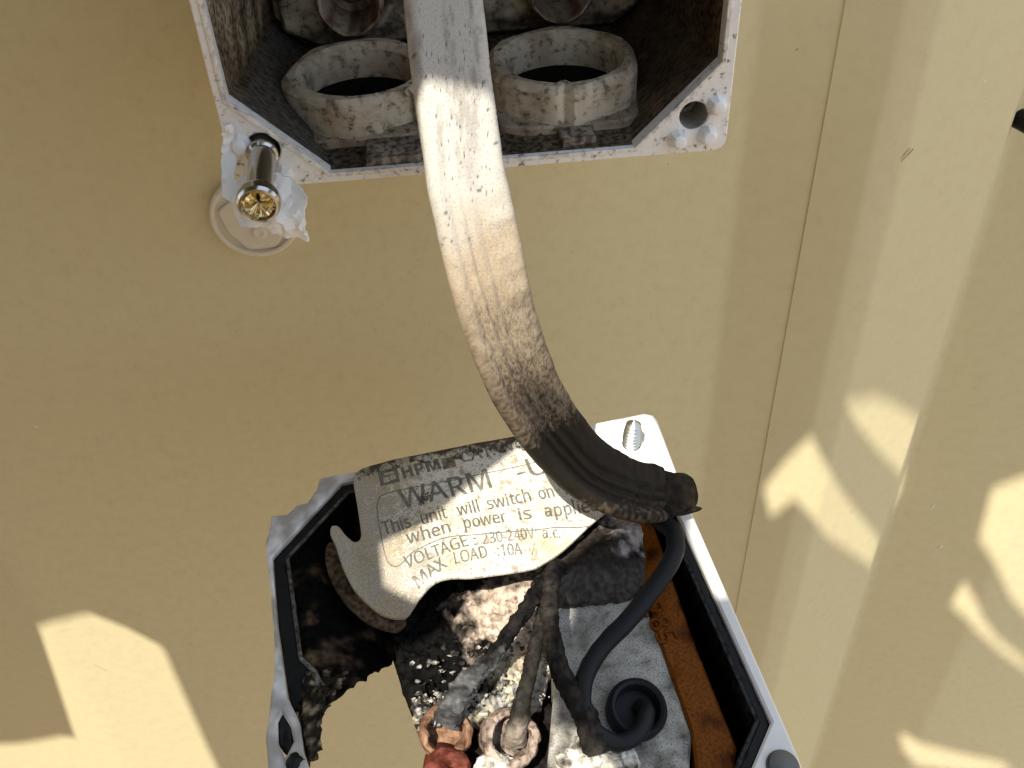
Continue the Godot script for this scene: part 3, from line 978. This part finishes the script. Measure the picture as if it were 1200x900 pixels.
func warning_label() -> void:
	var t := thing("warning_label", "heat curled cream plastic label printed WARM, sooty along its top edge", "label", tray_frame())
	var o := pts([-83.9, -4.6, -83.3, -2.2, -81.2, -0.6, -78.0, -0.1, -70.8, 0.2, -55.1, 0.0, -41.4, -0.4, -32.0, -1.0, -27.0, -8.0, -23.0, -20, -24.6, -28.4, -26.0, -29.4, -30.4, -31.6, -38.5, -36.6, -44.0, -38.9, -48.1, -39.8, -60.1, -39.0, -66.0, -37.3, -69.9, -37.1, -73.4, -38.6, -75.4, -39.8, -77.2, -41.0, -79.0, -41.2, -83.1, -39.0, -86.0, -36.0, -88.6, -31.6, -90.2, -26.0, -90.9, -20.5, -91.6, -17.6, -91.0, -15.6, -89.4, -16.0, -88.2, -18.4, -86.4, -20.8, -84.8, -20.6, -84.3, -18.0, -84.0, -10.0])
	var s := Soup.new()
	var shape := smooth2(o, 3)
	sheet(s, shape, [], 0.8, label_height, 0.9, 0.25, true)
	var m := StandardMaterial3D.new()
	m.resource_name = "printed_plastic"
	m.albedo_texture = label_print()
	m.texture_repeat = false
	m.roughness = 0.45
	part("printed_plate", s, m, t, 50.0, null, func(p: Vector3) -> Vector2: return Vector2((p.x + 94.0) / 74.0, (3.0 - p.y) / 47.0))
	# the browned layer that peeled off under the tail
	s = Soup.new()
	sheet(s, smooth2(pts([-92.5, -15.0, -94.2, -20.0, -93.4, -27.0, -90.4, -34.0, -86.0, -40.0, -81.0, -43.0, -78.0, -40.0, -82, -34, -87, -26, -88.4, -19]), 4), [], 1.0, func(p: Vector2) -> float: return -3.6 + 1.2 * noise.get_noise_2d(p.x * 10.0, p.y * 10.0), 0.9, 0.3, true)
	part("browned_layer", s, M.soot, t, 50.0, func(p: Vector3, _n: Vector3) -> Color: return Color(0.14, 0.095, 0.06).lerp(Color(0.03, 0.024, 0.02), clampf(0.35 + 1.5 * noise.get_noise_3dv(p * 14.0), 0, 1)))


# print of the label, drawn letter shape by letter shape into a picture
func label_print() -> ImageTexture:
	var W := 1036
	var H := 658
	var k := 14.0
	var ink := PackedFloat32Array()
	ink.resize(W * H)
	# text, left end, right end (mm in the label's plane), cap height, weight
	var rows := [
		["HPM", -71.4, -6.4, -61.6, -5.8, 3.4, 1.0, true], ["CAT. No 1", -56.0, -5.4, -36.0, -4.8, 3.2, 0.7, false],
		["WARM", -73.6, -15.2, -50.4, -14.6, 5.6, 0.8, false], ["-UP", -43.2, -14.4, -30.0, -13.6, 5.4, 0.7, false],
		["This", -79.0, -21.4, -72.2, -20.9, 3.6, 0.95, false], ["unit", -69.6, -20.9, -63.2, -20.8, 3.6, 0.95, false], ["will", -60.6, -20.9, -55.2, -21.0, 3.6, 0.9, false],
		["switch", -53.0, -21.0, -42.0, -21.2, 3.6, 0.8, false], ["on", -39.8, -21.3, -36.0, -21.4, 3.6, 0.8, false], ["for", -33.4, -21.5, -29.0, -21.6, 3.6, 0.75, false], ["30", -26.6, -21.6, -23.0, -21.8, 3.6, 0.7, false],
		["when", -74.0, -25.6, -63.4, -25.4, 3.6, 0.95, false], ["power", -60.0, -25.4, -49.6, -25.9, 3.6, 0.85, false], ["is", -46.4, -26.1, -43.4, -26.4, 3.6, 0.8, false], ["applied", -40.0, -26.7, -26.8, -28.2, 3.6, 0.75, false],
		["VOLTAGE", -75.6, -31.6, -60.2, -30.3, 3.1, 0.75, false], [":", -59.0, -30.6, -58.2, -30.7, 2.8, 0.6, false], ["230-240V", -56.8, -30.9, -44.2, -32.0, 3.0, 0.55, false], ["a.c.", -42.4, -32.4, -38.2, -33.2, 3.0, 0.5, false],
		["MAX", -73.8, -37.0, -66.2, -34.2, 3.1, 0.75, false], ["LOAD", -64.4, -34.2, -56.6, -34.6, 3.1, 0.65, false], [":10A", -54.2, -34.9, -48.4, -35.6, 3.0, 0.6, false], ["I", -46.4, -36.0, -46.0, -36.2, 3.0, 0.5, false],
	]
	for r in rows:
		var tm := TextMesh.new()
		var f := SystemFont.new()
		f.font_names = PackedStringArray(["Droid Sans"])
		if r[7]:
			f.font_weight = 700
		tm.font = f
		tm.text = r[0]
		tm.font_size = 32
		tm.pixel_size = 1.0
		tm.depth = 0.0
		tm.curve_step = 1.0
		tm.horizontal_alignment = HORIZONTAL_ALIGNMENT_LEFT
		var a := tm.get_mesh_arrays()
		var v: PackedVector3Array = a[Mesh.ARRAY_VERTEX]
		var idx: PackedInt32Array = a[Mesh.ARRAY_INDEX]
		var lo := Vector2(1e9, 1e9)
		var hi := -lo
		for p in v:
			lo = lo.min(Vector2(p.x, p.y))
			hi = hi.max(Vector2(p.x, p.y))
		var base := lo.y
		if r[0] in ["power", "applied"]:
			base = lo.y + (hi.y - lo.y) * (0.31 if r[0] == "power" else 0.235)
		var cap := 23.0
		var A := Vector2(r[1], r[2])
		var B := Vector2(r[3], r[4])
		var across := (B - A) / maxf(hi.x - lo.x, 0.1)
		var upw := Vector2(-across.y, across.x).normalized() * float(r[5]) / cap
		var shape := PackedVector2Array()
		for p in v:
			var q := A + across * (p.x - lo.x) + upw * (p.y - base)
			# the print droops with the plastic at its left end
			var d := maxf(0.0, -70.5 - q.x)
			q.y -= 0.02 * d * d * smoothstep(-22.0, -34.0, q.y)
			shape.append(Vector2((q.x + 94.0) * k, (3.0 - q.y) * k))
		for i in range(0, idx.size(), 3):
			for o in [Vector2.ZERO, Vector2(1.3, 0.4), Vector2(-0.4, 1.2)]:
				fill_tri(ink, W, H, shape[idx[i]] + o, shape[idx[i + 1]] + o, shape[idx[i + 2]] + o, r[6])
	# rules: the frame round the warning, the block before the maker's name
	var frame := smooth2(pts([-24, -10.2, -40, -10.2, -60, -10.0, -75.6, -9.6, -78.8, -11.4, -79.6, -15.0, -79.8, -20.0, -79.8, -26.0, -79.2, -29.2, -77.0, -30.4, -73.0, -28.0, -66.0, -26.6, -58.0, -27.8, -50.0, -29.0, -40.0, -30.0, -24.0, -30.6]), 10)
	for i in frame.size() - 11:
		var a := Vector2((frame[i].x + 94.0) * k, (3.0 - frame[i].y) * k)
		var b := Vector2((frame[i + 1].x + 94.0) * k, (3.0 - frame[i + 1].y) * k)
		var side := (b - a).orthogonal().normalized() * 2.0
		fill_tri(ink, W, H, a + side, b + side, b - side, 0.85)
		fill_tri(ink, W, H, a + side, b - side, a - side, 0.85)
	for q in [[-77.4, -7.2, -72.4, -2.6, 1.0], [-76.4, -6.4, -74.9, -4.8, -1.0], [-74.6, -6.0, -73.2, -4.6, -1.0], [-76.0, -4.3, -73.4, -3.6, -1.0], [-61.0, -6.2, -57.6, -2.8, 0.8]]:
		for yy in range(int((3.0 - q[3]) * k), int((3.0 - q[1]) * k)):
			for xx in range(int((q[0] + 94.0) * k), int((q[2] + 94.0) * k)):
				ink[yy * W + xx] = maxf(0.0, q[4])
	var img := Image.create_empty(W, H, false, Image.FORMAT_RGB8)
	var fade := FastNoiseLite.new()
	fade.seed = 31
	fade.frequency = 0.02
	fade.fractal_octaves = 4
	var fine := FastNoiseLite.new()
	fine.seed = 32
	fine.frequency = 0.11
	fine.fractal_octaves = 3
	for y in H:
		for x in W:
			var p := Vector2(x / k - 94.0, 3.0 - y / k)
			var n1 := fade.get_noise_2d(x, y)
			var n2 := fine.get_noise_2d(x, y)
			var c := Color(0.62, 0.6, 0.53)
			c = c.lerp(Color(0.6, 0.52, 0.36), clampf(0.2 + 1.4 * fade.get_noise_2d(x * 0.3 + 400.0, y * 0.3), 0, 1))
			c = c.lerp(Color(0.2, 0.155, 0.1), clampf(0.7 * smoothstep(-62.0, -80.0, p.x + 20.0 * n1) + 1.0 * n2 * smoothstep(-56.0, -74.0, p.x) + 0.7 * smoothstep(0.2, 0.5, n1 + 0.4 * n2), 0, 0.8))
			var i := ink[y * W + x]
			if i > 0.0:
				c = c.lerp(Color(0.09, 0.085, 0.075), clampf((0.35 + 0.75 * i) * (1.1 + 1.1 * n2 + 0.5 * n1), 0.0, 0.95))
			# soot along the top edge and scattered specks
			var top := smoothstep(-3.6, 1.2, p.y + 5.0 * n1 + 2.5 * n2 + 1.6 * smoothstep(-66.0, -58.0, p.x))
			c = c.lerp(Color(0.035, 0.028, 0.022), clampf(top * 1.25, 0, 1))
			if n2 < -0.37 - 0.1 * n1:
				c = c.lerp(Color(0.1, 0.08, 0.06), 0.75)
			if absf(n1) < 0.006 and p.x < -72.0:
				c = c.lerp(Color(0.12, 0.1, 0.08), 0.6)
			if p.distance_to(Vector2(-67.6, -13.4) + Vector2(3, 3) * n2) < 1.3:
				c = Color(0.02, 0.018, 0.015)
			var edge := smoothstep(-31.0, -36.0, p.y + 0.55 * (p.x + 40.0) + 4.0 * n1) * smoothstep(-50.0, -40.0, p.x)
			c = c.lerp(Color(0.4, 0.33, 0.16), edge * 0.5)
			img.set_pixel(x, y, c.linear_to_srgb())
	return ImageTexture.create_from_image(img)


func fill_tri(ink: PackedFloat32Array, W: int, H: int, a: Vector2, b: Vector2, c: Vector2, amount: float) -> void:
	var area := (b - a).cross(c - a)
	if absf(area) < 1e-6:
		return
	for y in range(maxi(0, int(minf(a.y, minf(b.y, c.y)))), mini(H - 1, int(maxf(a.y, maxf(b.y, c.y))) + 1) + 1):
		for x in range(maxi(0, int(minf(a.x, minf(b.x, c.x)))), mini(W - 1, int(maxf(a.x, maxf(b.x, c.x))) + 1) + 1):
			var p := Vector2(x + 0.5, y + 0.5)
			var u := (b - a).cross(p - a) / area
			var v := (c - b).cross(p - b) / area
			if u >= -0.02 and v >= -0.02 and u + v <= 1.02:
				ink[y * W + x] = maxf(ink[y * W + x], amount)


func flat_cable() -> void:
	var t := thing("flat_cable", "flat grey white cable from the box to the cover, its lower end black with soot and painted shade", "cable")
	var path := curve(pts3([-4.5, 100, 20, -4.0, 76, 56, -3.6, 56, 78, -3.5, 39.2, 88, -2.9, 20.6, 99.3, -1.2, 4.2, 106.5, 2.5, -18.3, 109.6, 8.6, -39.0, 109.0, 18.6, -58.6, 107.3, 29.9, -69.3, 106.9, 39.0, -74.4, 104.8]), 360)
	var s := Soup.new()
	sweep(s, path, func(u: float) -> Vector3: return Vector3(0.05, 0.62, 0.78).lerp(Vector3(0.3, 0.8, 0.52), u * u), func(u: float, k: float) -> Vector2:
		var w := lerpf(7.1, 7.7, smoothstep(0.3, 0.6, u)) - 0.4 * smoothstep(0.75, 1.0, u) - 0.5 * smoothstep(0.97, 1.0, u)
		var th := lerpf(2.3, 2.6, u) - 0.8 * smoothstep(0.95, 1.0, u)
		var flat := w - 0.85 * th
		var q: Vector2
		if k < 0.44:
			q = Vector2(lerpf(flat, -flat, k / 0.44), th)
		elif k < 0.5:
			var a := PI * (0.5 + (k - 0.44) / 0.06)
			q = Vector2(-flat + 0.85 * th * cos(a), th * sin(a))
		elif k < 0.94:
			q = Vector2(lerpf(-flat, flat, (k - 0.5) / 0.44), -th)
		else:
			var a := PI * (1.5 + (k - 0.94) / 0.06)
			q = Vector2(flat + 0.85 * th * cos(a), th * sin(a))
		if q.y > 0.0:
			var g := smoothstep(0.42, 0.56, u)
			for e in [[-3.9, 0.75], [-1.7, 0.6], [0.8, 0.85]]:
				q.y -= 0.68 * g * exp(-pow((q.x - e[0] + 0.2 * sin(u * 40.0)) / e[1], 2.0))
			q.y += g * 0.5 * smoothstep(0.5, 3.0, q.x) * noise.get_noise_2d(u * 2300.0, 30.0) + 0.25 * noise.get_noise_2d(u * 3000.0, q.x * 25.0) * g
		q.x += 0.25 * noise.get_noise_2d(u * 1200.0, signf(q.x) * 80.0)
		return q, 128)
	part("sheath", s, M.sheath, t, 60.0, func(p: Vector3, n: Vector3) -> Color:
		var n1 := noise.get_noise_3dv(p * 7.0)
		var n2 := noise.get_noise_3dv(p * 70.0)
		var n3 := noise.get_noise_3dv(p * 190.0)
		var d := -p.y + 0.3 * p.x + 7.0 * n1
		var c := Color(0.5, 0.48, 0.44).lerp(Color(0.45, 0.37, 0.27), smoothstep(-16.0, 4.0, d))
		var smear := noise.get_noise_3d(p.x * 26.0, p.y * 6.0, 11.0) + 0.6 * noise.get_noise_3d(p.x * 90.0, p.y * 40.0, 31.0)
		c = c.lerp(Color(0.15, 0.135, 0.115), 0.45 * smoothstep(0.0, 0.6, smear) * smoothstep(-2.0, -28.0, d))
		c = c.lerp(Color(0.03, 0.027, 0.024), 0.85 * smoothstep(0.5, 0.56, noise.get_noise_3d(p.x * 120.0, p.y * 95.0, 51.0) + 0.3 * n3) * smoothstep(6.0, -16.0, d))
		c = c.lerp(Color(0.27, 0.22, 0.16), smoothstep(-4.0, 22.0, d + 6.0 * n2 + 10.0 * n3))
		c = c.lerp(Color(0.16, 0.125, 0.09), smoothstep(12.0, 34.0, d + 8.0 * n2 + 22.0 * n3))
		c = c.lerp(Color(0.06, 0.047, 0.036), 0.8 * smoothstep(24.0, 36.0, d + 6.0 * n2 + 20.0 * n3) * smoothstep(0.0, 0.3, n2 + n3 + 0.1))
		c = c.lerp(Color(0.02, 0.0165, 0.0135), smoothstep(41.0, 48.0, d + 5.0 * n2 + 8.0 * n3))  # soot taken to black: the shade on the lower end is painted in
		c = c.lerp(Color(0.13, 0.1, 0.07), smoothstep(-1.0, 2.5, -(p.y + 66.0 + 0.5 * (p.x - 20.0)) + 4.0 * n2) * smoothstep(46.0, 56.0, d) * clampf(0.7 + 1.5 * n2, 0, 1))
		return c)
	# torn tongues at the burnt end
	for e in [[[31.0, -69.6, 106.6, 38.0, -73.6, 105.0, 43.6, -76.0, 103.2, 48.4, -78.0, 101.6], 6.6, 4.0, 1.7], [[33.0, -74.4, 108.0, 38.0, -76.8, 107.6, 43.0, -79.2, 106.4, 49.2, -80.6, 105.2], 2.4, 0.7, 0.8]]:
		s = Soup.new()
		var w0: float = e[1]
		var w1: float = e[2]
		var th: float = e[3]
		sweep(s, curve(pts3(e[0]), 24), func(_u: float) -> Vector3: return Vector3(0.3, 0.8, 0.52), func(u: float, k: float) -> Vector2:
			var a := TAU * k
			var end := sqrt(maxf(0.02, 1.0 - pow(clampf((u - 0.8) / 0.2, 0.0, 0.99), 2.0)))
			return Vector2(signf(cos(a)) * pow(absf(cos(a)), 0.6) * lerpf(w0, w1, u) * end, sin(a) * th * end), 28, 0.25, 40.0)
		part("torn_tongue", s, M.char, t, 60.0, func(p: Vector3, _n: Vector3) -> Color: return Color(0.02, 0.0165, 0.0135).lerp(Color(0.04, 0.032, 0.025), clampf(0.3 + noise.get_noise_3dv(p * 40.0), 0, 1)))


func small_things() -> void:
	# long cover screw at the upper box
	var t := thing("cover_screw", "long shiny steel screw with a brassy cross head in the box's lower left corner", "screw", box_frame())
	var s := Soup.new()
	var lean := Vector3(0.055, -0.08, 1)
	lathe(s, Vector3(-43.2, 8.6, 0), lean, pts([2.9, -8, 2.9, 1.0, 3.2, 1.4, 3.2, 2.4, 2.7, 2.8, 2.5, 16.5, 2.5, 19]), 30, 0.0, false, false)
	part("shank", s, M.chrome, t)
	s = Soup.new()
	lathe(s, Vector3(-43.2, 8.6, 0), lean, pts([2.4, 17.6, 3.9, 18.2, 4.2, 19.4, 4.1, 20.8, 3.7, 21.5, 3.3, 21.6, 3.1, 20.9, 2.9, 19.6]), 40, 0.0, false, false)
	part("head", s, M.chrome, t, 25.0)
	# the driver recess: bright wedges between the arms of a cross
	s = Soup.new()
	var loops := []
	for e in [[3.2, 20.4], [2.7, 21.3], [1.9, 21.2], [1.0, 20.6], [0.05, 19.8]]:
		var l := PackedVector3Array()
		for i in 48:
			var a := TAU * i / 48.0 + 0.3
			var arm := pow(absf(cos(2.0 * a)), 5.0)
			var small := 0.35 * pow(absf(sin(2.0 * a)), 12.0)
			l.append(Vector3(-43.2, 8.6, 0) + lean * (float(e[1]) - 1.5 * arm * (1.0 if e[0] < 3.0 else 0.1) - small) + Vector3(cos(a), sin(a), 0) * float(e[0]))
		loops.append(l)
	loft(s, loops, false, true)
	part("cross_recess", s, M.brass, t, 18.0)
	# torn white gasket scrap round the screw
	t = thing("torn_gasket", "torn white gasket scrap caught round the long steel screw", "gasket scrap", box_frame())
	s = Soup.new()
	var scrap := dense(pts([-50.2, 15.2, -47.9, 14.9, -48.6, 9.6, -48.4, 5.6, -46.0, 6.4, -42.5, 7.0, -38.6, 5.9, -34.2, 3.0, -35.0, 0.5, -35.3, -2.2, -35.4, -6.2, -38.4, -5.2, -40.7, -4.2, -44.4, -2.2, -47.4, -1.2, -48.0, -1.9, -48.9, -0.7, -49.4, 2.4, -51.3, 3.9, -51.4, 6.0, -50.8, 9.5]), 0.8, 0.6)
	sheet(s, scrap, [circle(Vector2(-42.6, 7.0), 2.6, 16)], 0.7, func(p: Vector2) -> float: return 0.5 + 12.5 * smoothstep(13.0, -1.0, p.y) + 1.6 * noise.get_noise_2d(p.x * 14.0, p.y * 14.0) + 1.5 * absf(noise.get_noise_2d(p.x * 20.0 + 70.0, p.y * 20.0)), 0.6, 0.12, true)
	part("scrap", s, M.tape, t, 40.0)
	# screw tip in the bright corner of the hanging cover
	t = thing("screw_tip", "pale threaded screw tip standing up from the cover's bright far right corner", "screw", tray_frame())
	s = Soup.new()
	var prof := PackedVector2Array()
	for i in 15:
		prof.append(Vector2((1.9 if i % 2 else 2.5) - 0.08 * maxf(0.0, i - 9.0), i * 0.55))
	prof.append(Vector2(0.9, 8.6))
	prof.append(Vector2(0.05, 9.4))
	lathe(s, Vector3(-10.6, -8.6, -0.2), Vector3(0.02, 0.15, 1), prof, 22, 0.15, false, false)
	part("thread", s, M.zinc, t, 50.0)
	s = Soup.new()
	lathe(s, Vector3(-10.6, -8.6, 0), Vector3(0, 0, 1), pts([3.4, -0.2, 3.3, 0.5, 2.6, 0.7, 2.4, 0.4]), 22, 0.0, false, false)
	part("collar", s, M.clean_white, t, 40.0)
	# dark screw head at the cover's near right corner
	t = thing("corner_screw", "dark round screw head in the cover's near right corner at the bottom edge", "screw", tray_frame())
	s = Soup.new()
	lathe(s, Vector3(-8.7, -95.4, 0), Vector3(0, 0, 1), pts([3.4, -0.4, 3.5, 0.5, 3.0, 1.3, 1.6, 1.7, 0.01, 1.8]), 28, 0.0, false, false)
	part("head", s, M.dark_steel, t, 40.0)
	# roofing screw at the right edge of the picture
	t = thing("wall_screw", "black domed screw head on the wall at the far right edge", "screw", Transform3D(Basis(), Vector3(0.1862, -0.044, -0.0165)))
	s = Soup.new()
	lathe(s, Vector3.ZERO, Vector3(0.25, 0, 1), pts([3.4, -3, 3.4, 2.0, 2.8, 3.0, 1.4, 3.6, 0.01, 3.8]), 24, 0.0, false, false)
	part("head", s, M.gloss_black, t, 40.0)


# added outside the picture: blades cut so gaps and holes shape the sun patches
func added_leaves() -> void:
	var side := Vector3(0, 1, 0).cross(SUN.normalized()).normalized()
	var along := SUN.normalized().cross(side)
	var frame := Basis(side, along, SUN.normalized())
	var gap := pts([41, -66, 46, -85, 46, -99, 40, -112, 36, -124, 28, -133, 33, -142, 41, -143, 50, -140, 46, -147, 39, -156, 44, -164, 44, -184])
	var a := pts([20, -205, -40, -235, -100, -258, -130, -270, -130, -230, -129, -191, -139, -188, -149, -187, -159, -193, -171, -200, -181, -224, -193, -252, -203, -255, -230, -267, -256, -278, -290, -292, -300, -270, -280, -200, -240, -120, -180, -30, -120, 50, -50, 100, 10, 90, 45, 40, 47, -20, 45, -50])
	a.append_array(gap)
	var b := pts([42, -62, 53, -59, 60, -70, 66, -79, 72, -73.5, 79, -79, 86, -88, 97, -100, 108, -116, 104, -118, 95, -106, 93, -100, 91, -94, 84, -91.5, 70, -92, 63, -94, 60, -98, 63, -105, 72, -107.5, 80, -108.5, 73, -114, 68, -126, 73, -131, 76, -150, 80, -158, 90, -156, 98, -163, 100, -190, 150, -178, 210, -150, 262, -128, 292, -90, 292, -20, 262, 45, 205, 85, 120, 105, 40, 100, 25, 40, 28, -40])
	var holes := [
		pts([120, -21, 125, -16.5, 129, -12.5, 137, -8, 148.5, -3, 151, -12, 149, -19, 147, -19, 136, -21, 125, -22]),
		pts([111, -33, 104, -41, 98, -50, 102.5, -57, 110, -50, 117, -52, 124, -54, 135, -51.5, 147.5, -49, 147.5, -40, 134, -40, 125, -39.5, 117, -37]),
		pts([188, -2, 199, 5, 232, 9, 250, -20, 243, -36, 225, -33, 216, -31, 206, -26, 191, -18]),
		pts([192, -33.5, 190.5, -43, 208, -48.5, 224, -51, 248, -53, 237, -49, 219, -47, 207, -43]),
		pts([191, -103, 204, -105, 236, -100, 256, -96, 266, -98, 238, -109, 208, -116, 197, -111])]
	for e in [["added_leaf", "broad dark leaf added at the upper left outside the picture to shade the scene, with a deep split", a, [], 0.28, pts([-180, 40, -120, -40, -60, -110, -20, -190])], ["added_leaf", "broad dark leaf added at the upper right outside the picture, its five holes cut for the sun patches", b, holes, 0.42, pts([60, 90, 75, 20, 90, -40, 88, -70])]]:
		var t := thing(e[0], e[1], "leaf", Transform3D(frame, SUN.normalized() * float(e[4])), "added blockers that shade the wall")
		var s := Soup.new()
		sheet(s, e[2], e[3], 5.0, func(p: Vector2) -> float: return 6.0 * noise.get_noise_2d(p.x * 0.8, p.y * 0.8), 0.8, 0.2, true)
		part("blade", s, M.leaf, t, 60.0)
		s = Soup.new()
		var rib := PackedVector3Array()
		for q in e[5]:
			rib.append(Vector3(q.x, q.y, 6.0 * noise.get_noise_2d(q.x * 0.8, q.y * 0.8) + 1.0))
		rod(s, curve(rib, 24), func(u: float) -> float: return lerpf(3.4, 1.2, u), 10)
		part("midrib", s, M.leaf, t, 60.0)


# palings added outside the picture to dim sky light from the left and front
func added_fence() -> void:
	for e in [["brown timber palings added left of the wall outside the picture to dim its sky light", Transform3D(Basis(), Vector3(-0.85, -0.8, 0.0)), 9], ["brown timber palings added behind the camera, facing the left half of the wall, to dim its sky light", Transform3D(Basis(Vector3.UP, PI / 2), Vector3(-0.75, -0.62, 0.62)), 8]]:
		var t := thing("added_paling_fence", e[0], "added_fence", e[1], "added paling fences beside the wall")
		var n: int = e[2]
		for i in n:
			var s := Soup.new()
			sheet(s, pts([-45, 0, 45, 0, 45, 1030 + 9 * (i % 3), -45, 1030 + 9 * (i % 3)]), [], 400.0, flat_at(9.0), 18.0, 2.0)
			var o := part("paling", s, M.timber, t, 30.0, func(_p: Vector3, _n: Vector3) -> Color: return Color(1, 1, 1) * (0.85 + 0.05 * ((i * 7) % 5)))
			o.transform = Transform3D(Basis(Vector3(0, 0, -1), Vector3(0, 1, 0), Vector3(1, 0, 0)), Vector3(0, 0, 0.05 + 0.098 * i))
		for y in [250, 850]:
			var s := Soup.new()
			sheet(s, pts([-30, -49 * n, 30, -49 * n, 30, 49 * n, -30, 49 * n]), [], 400.0, flat_at(18.0), 36.0, 2.0)
			var o := part("rail", s, M.timber, t, 30.0)
			o.transform = Transform3D(Basis(Vector3(0, 1, 0), Vector3(0, 0, 1), Vector3(1, 0, 0)), Vector3(-0.03, y * MM, 0.049 * n))
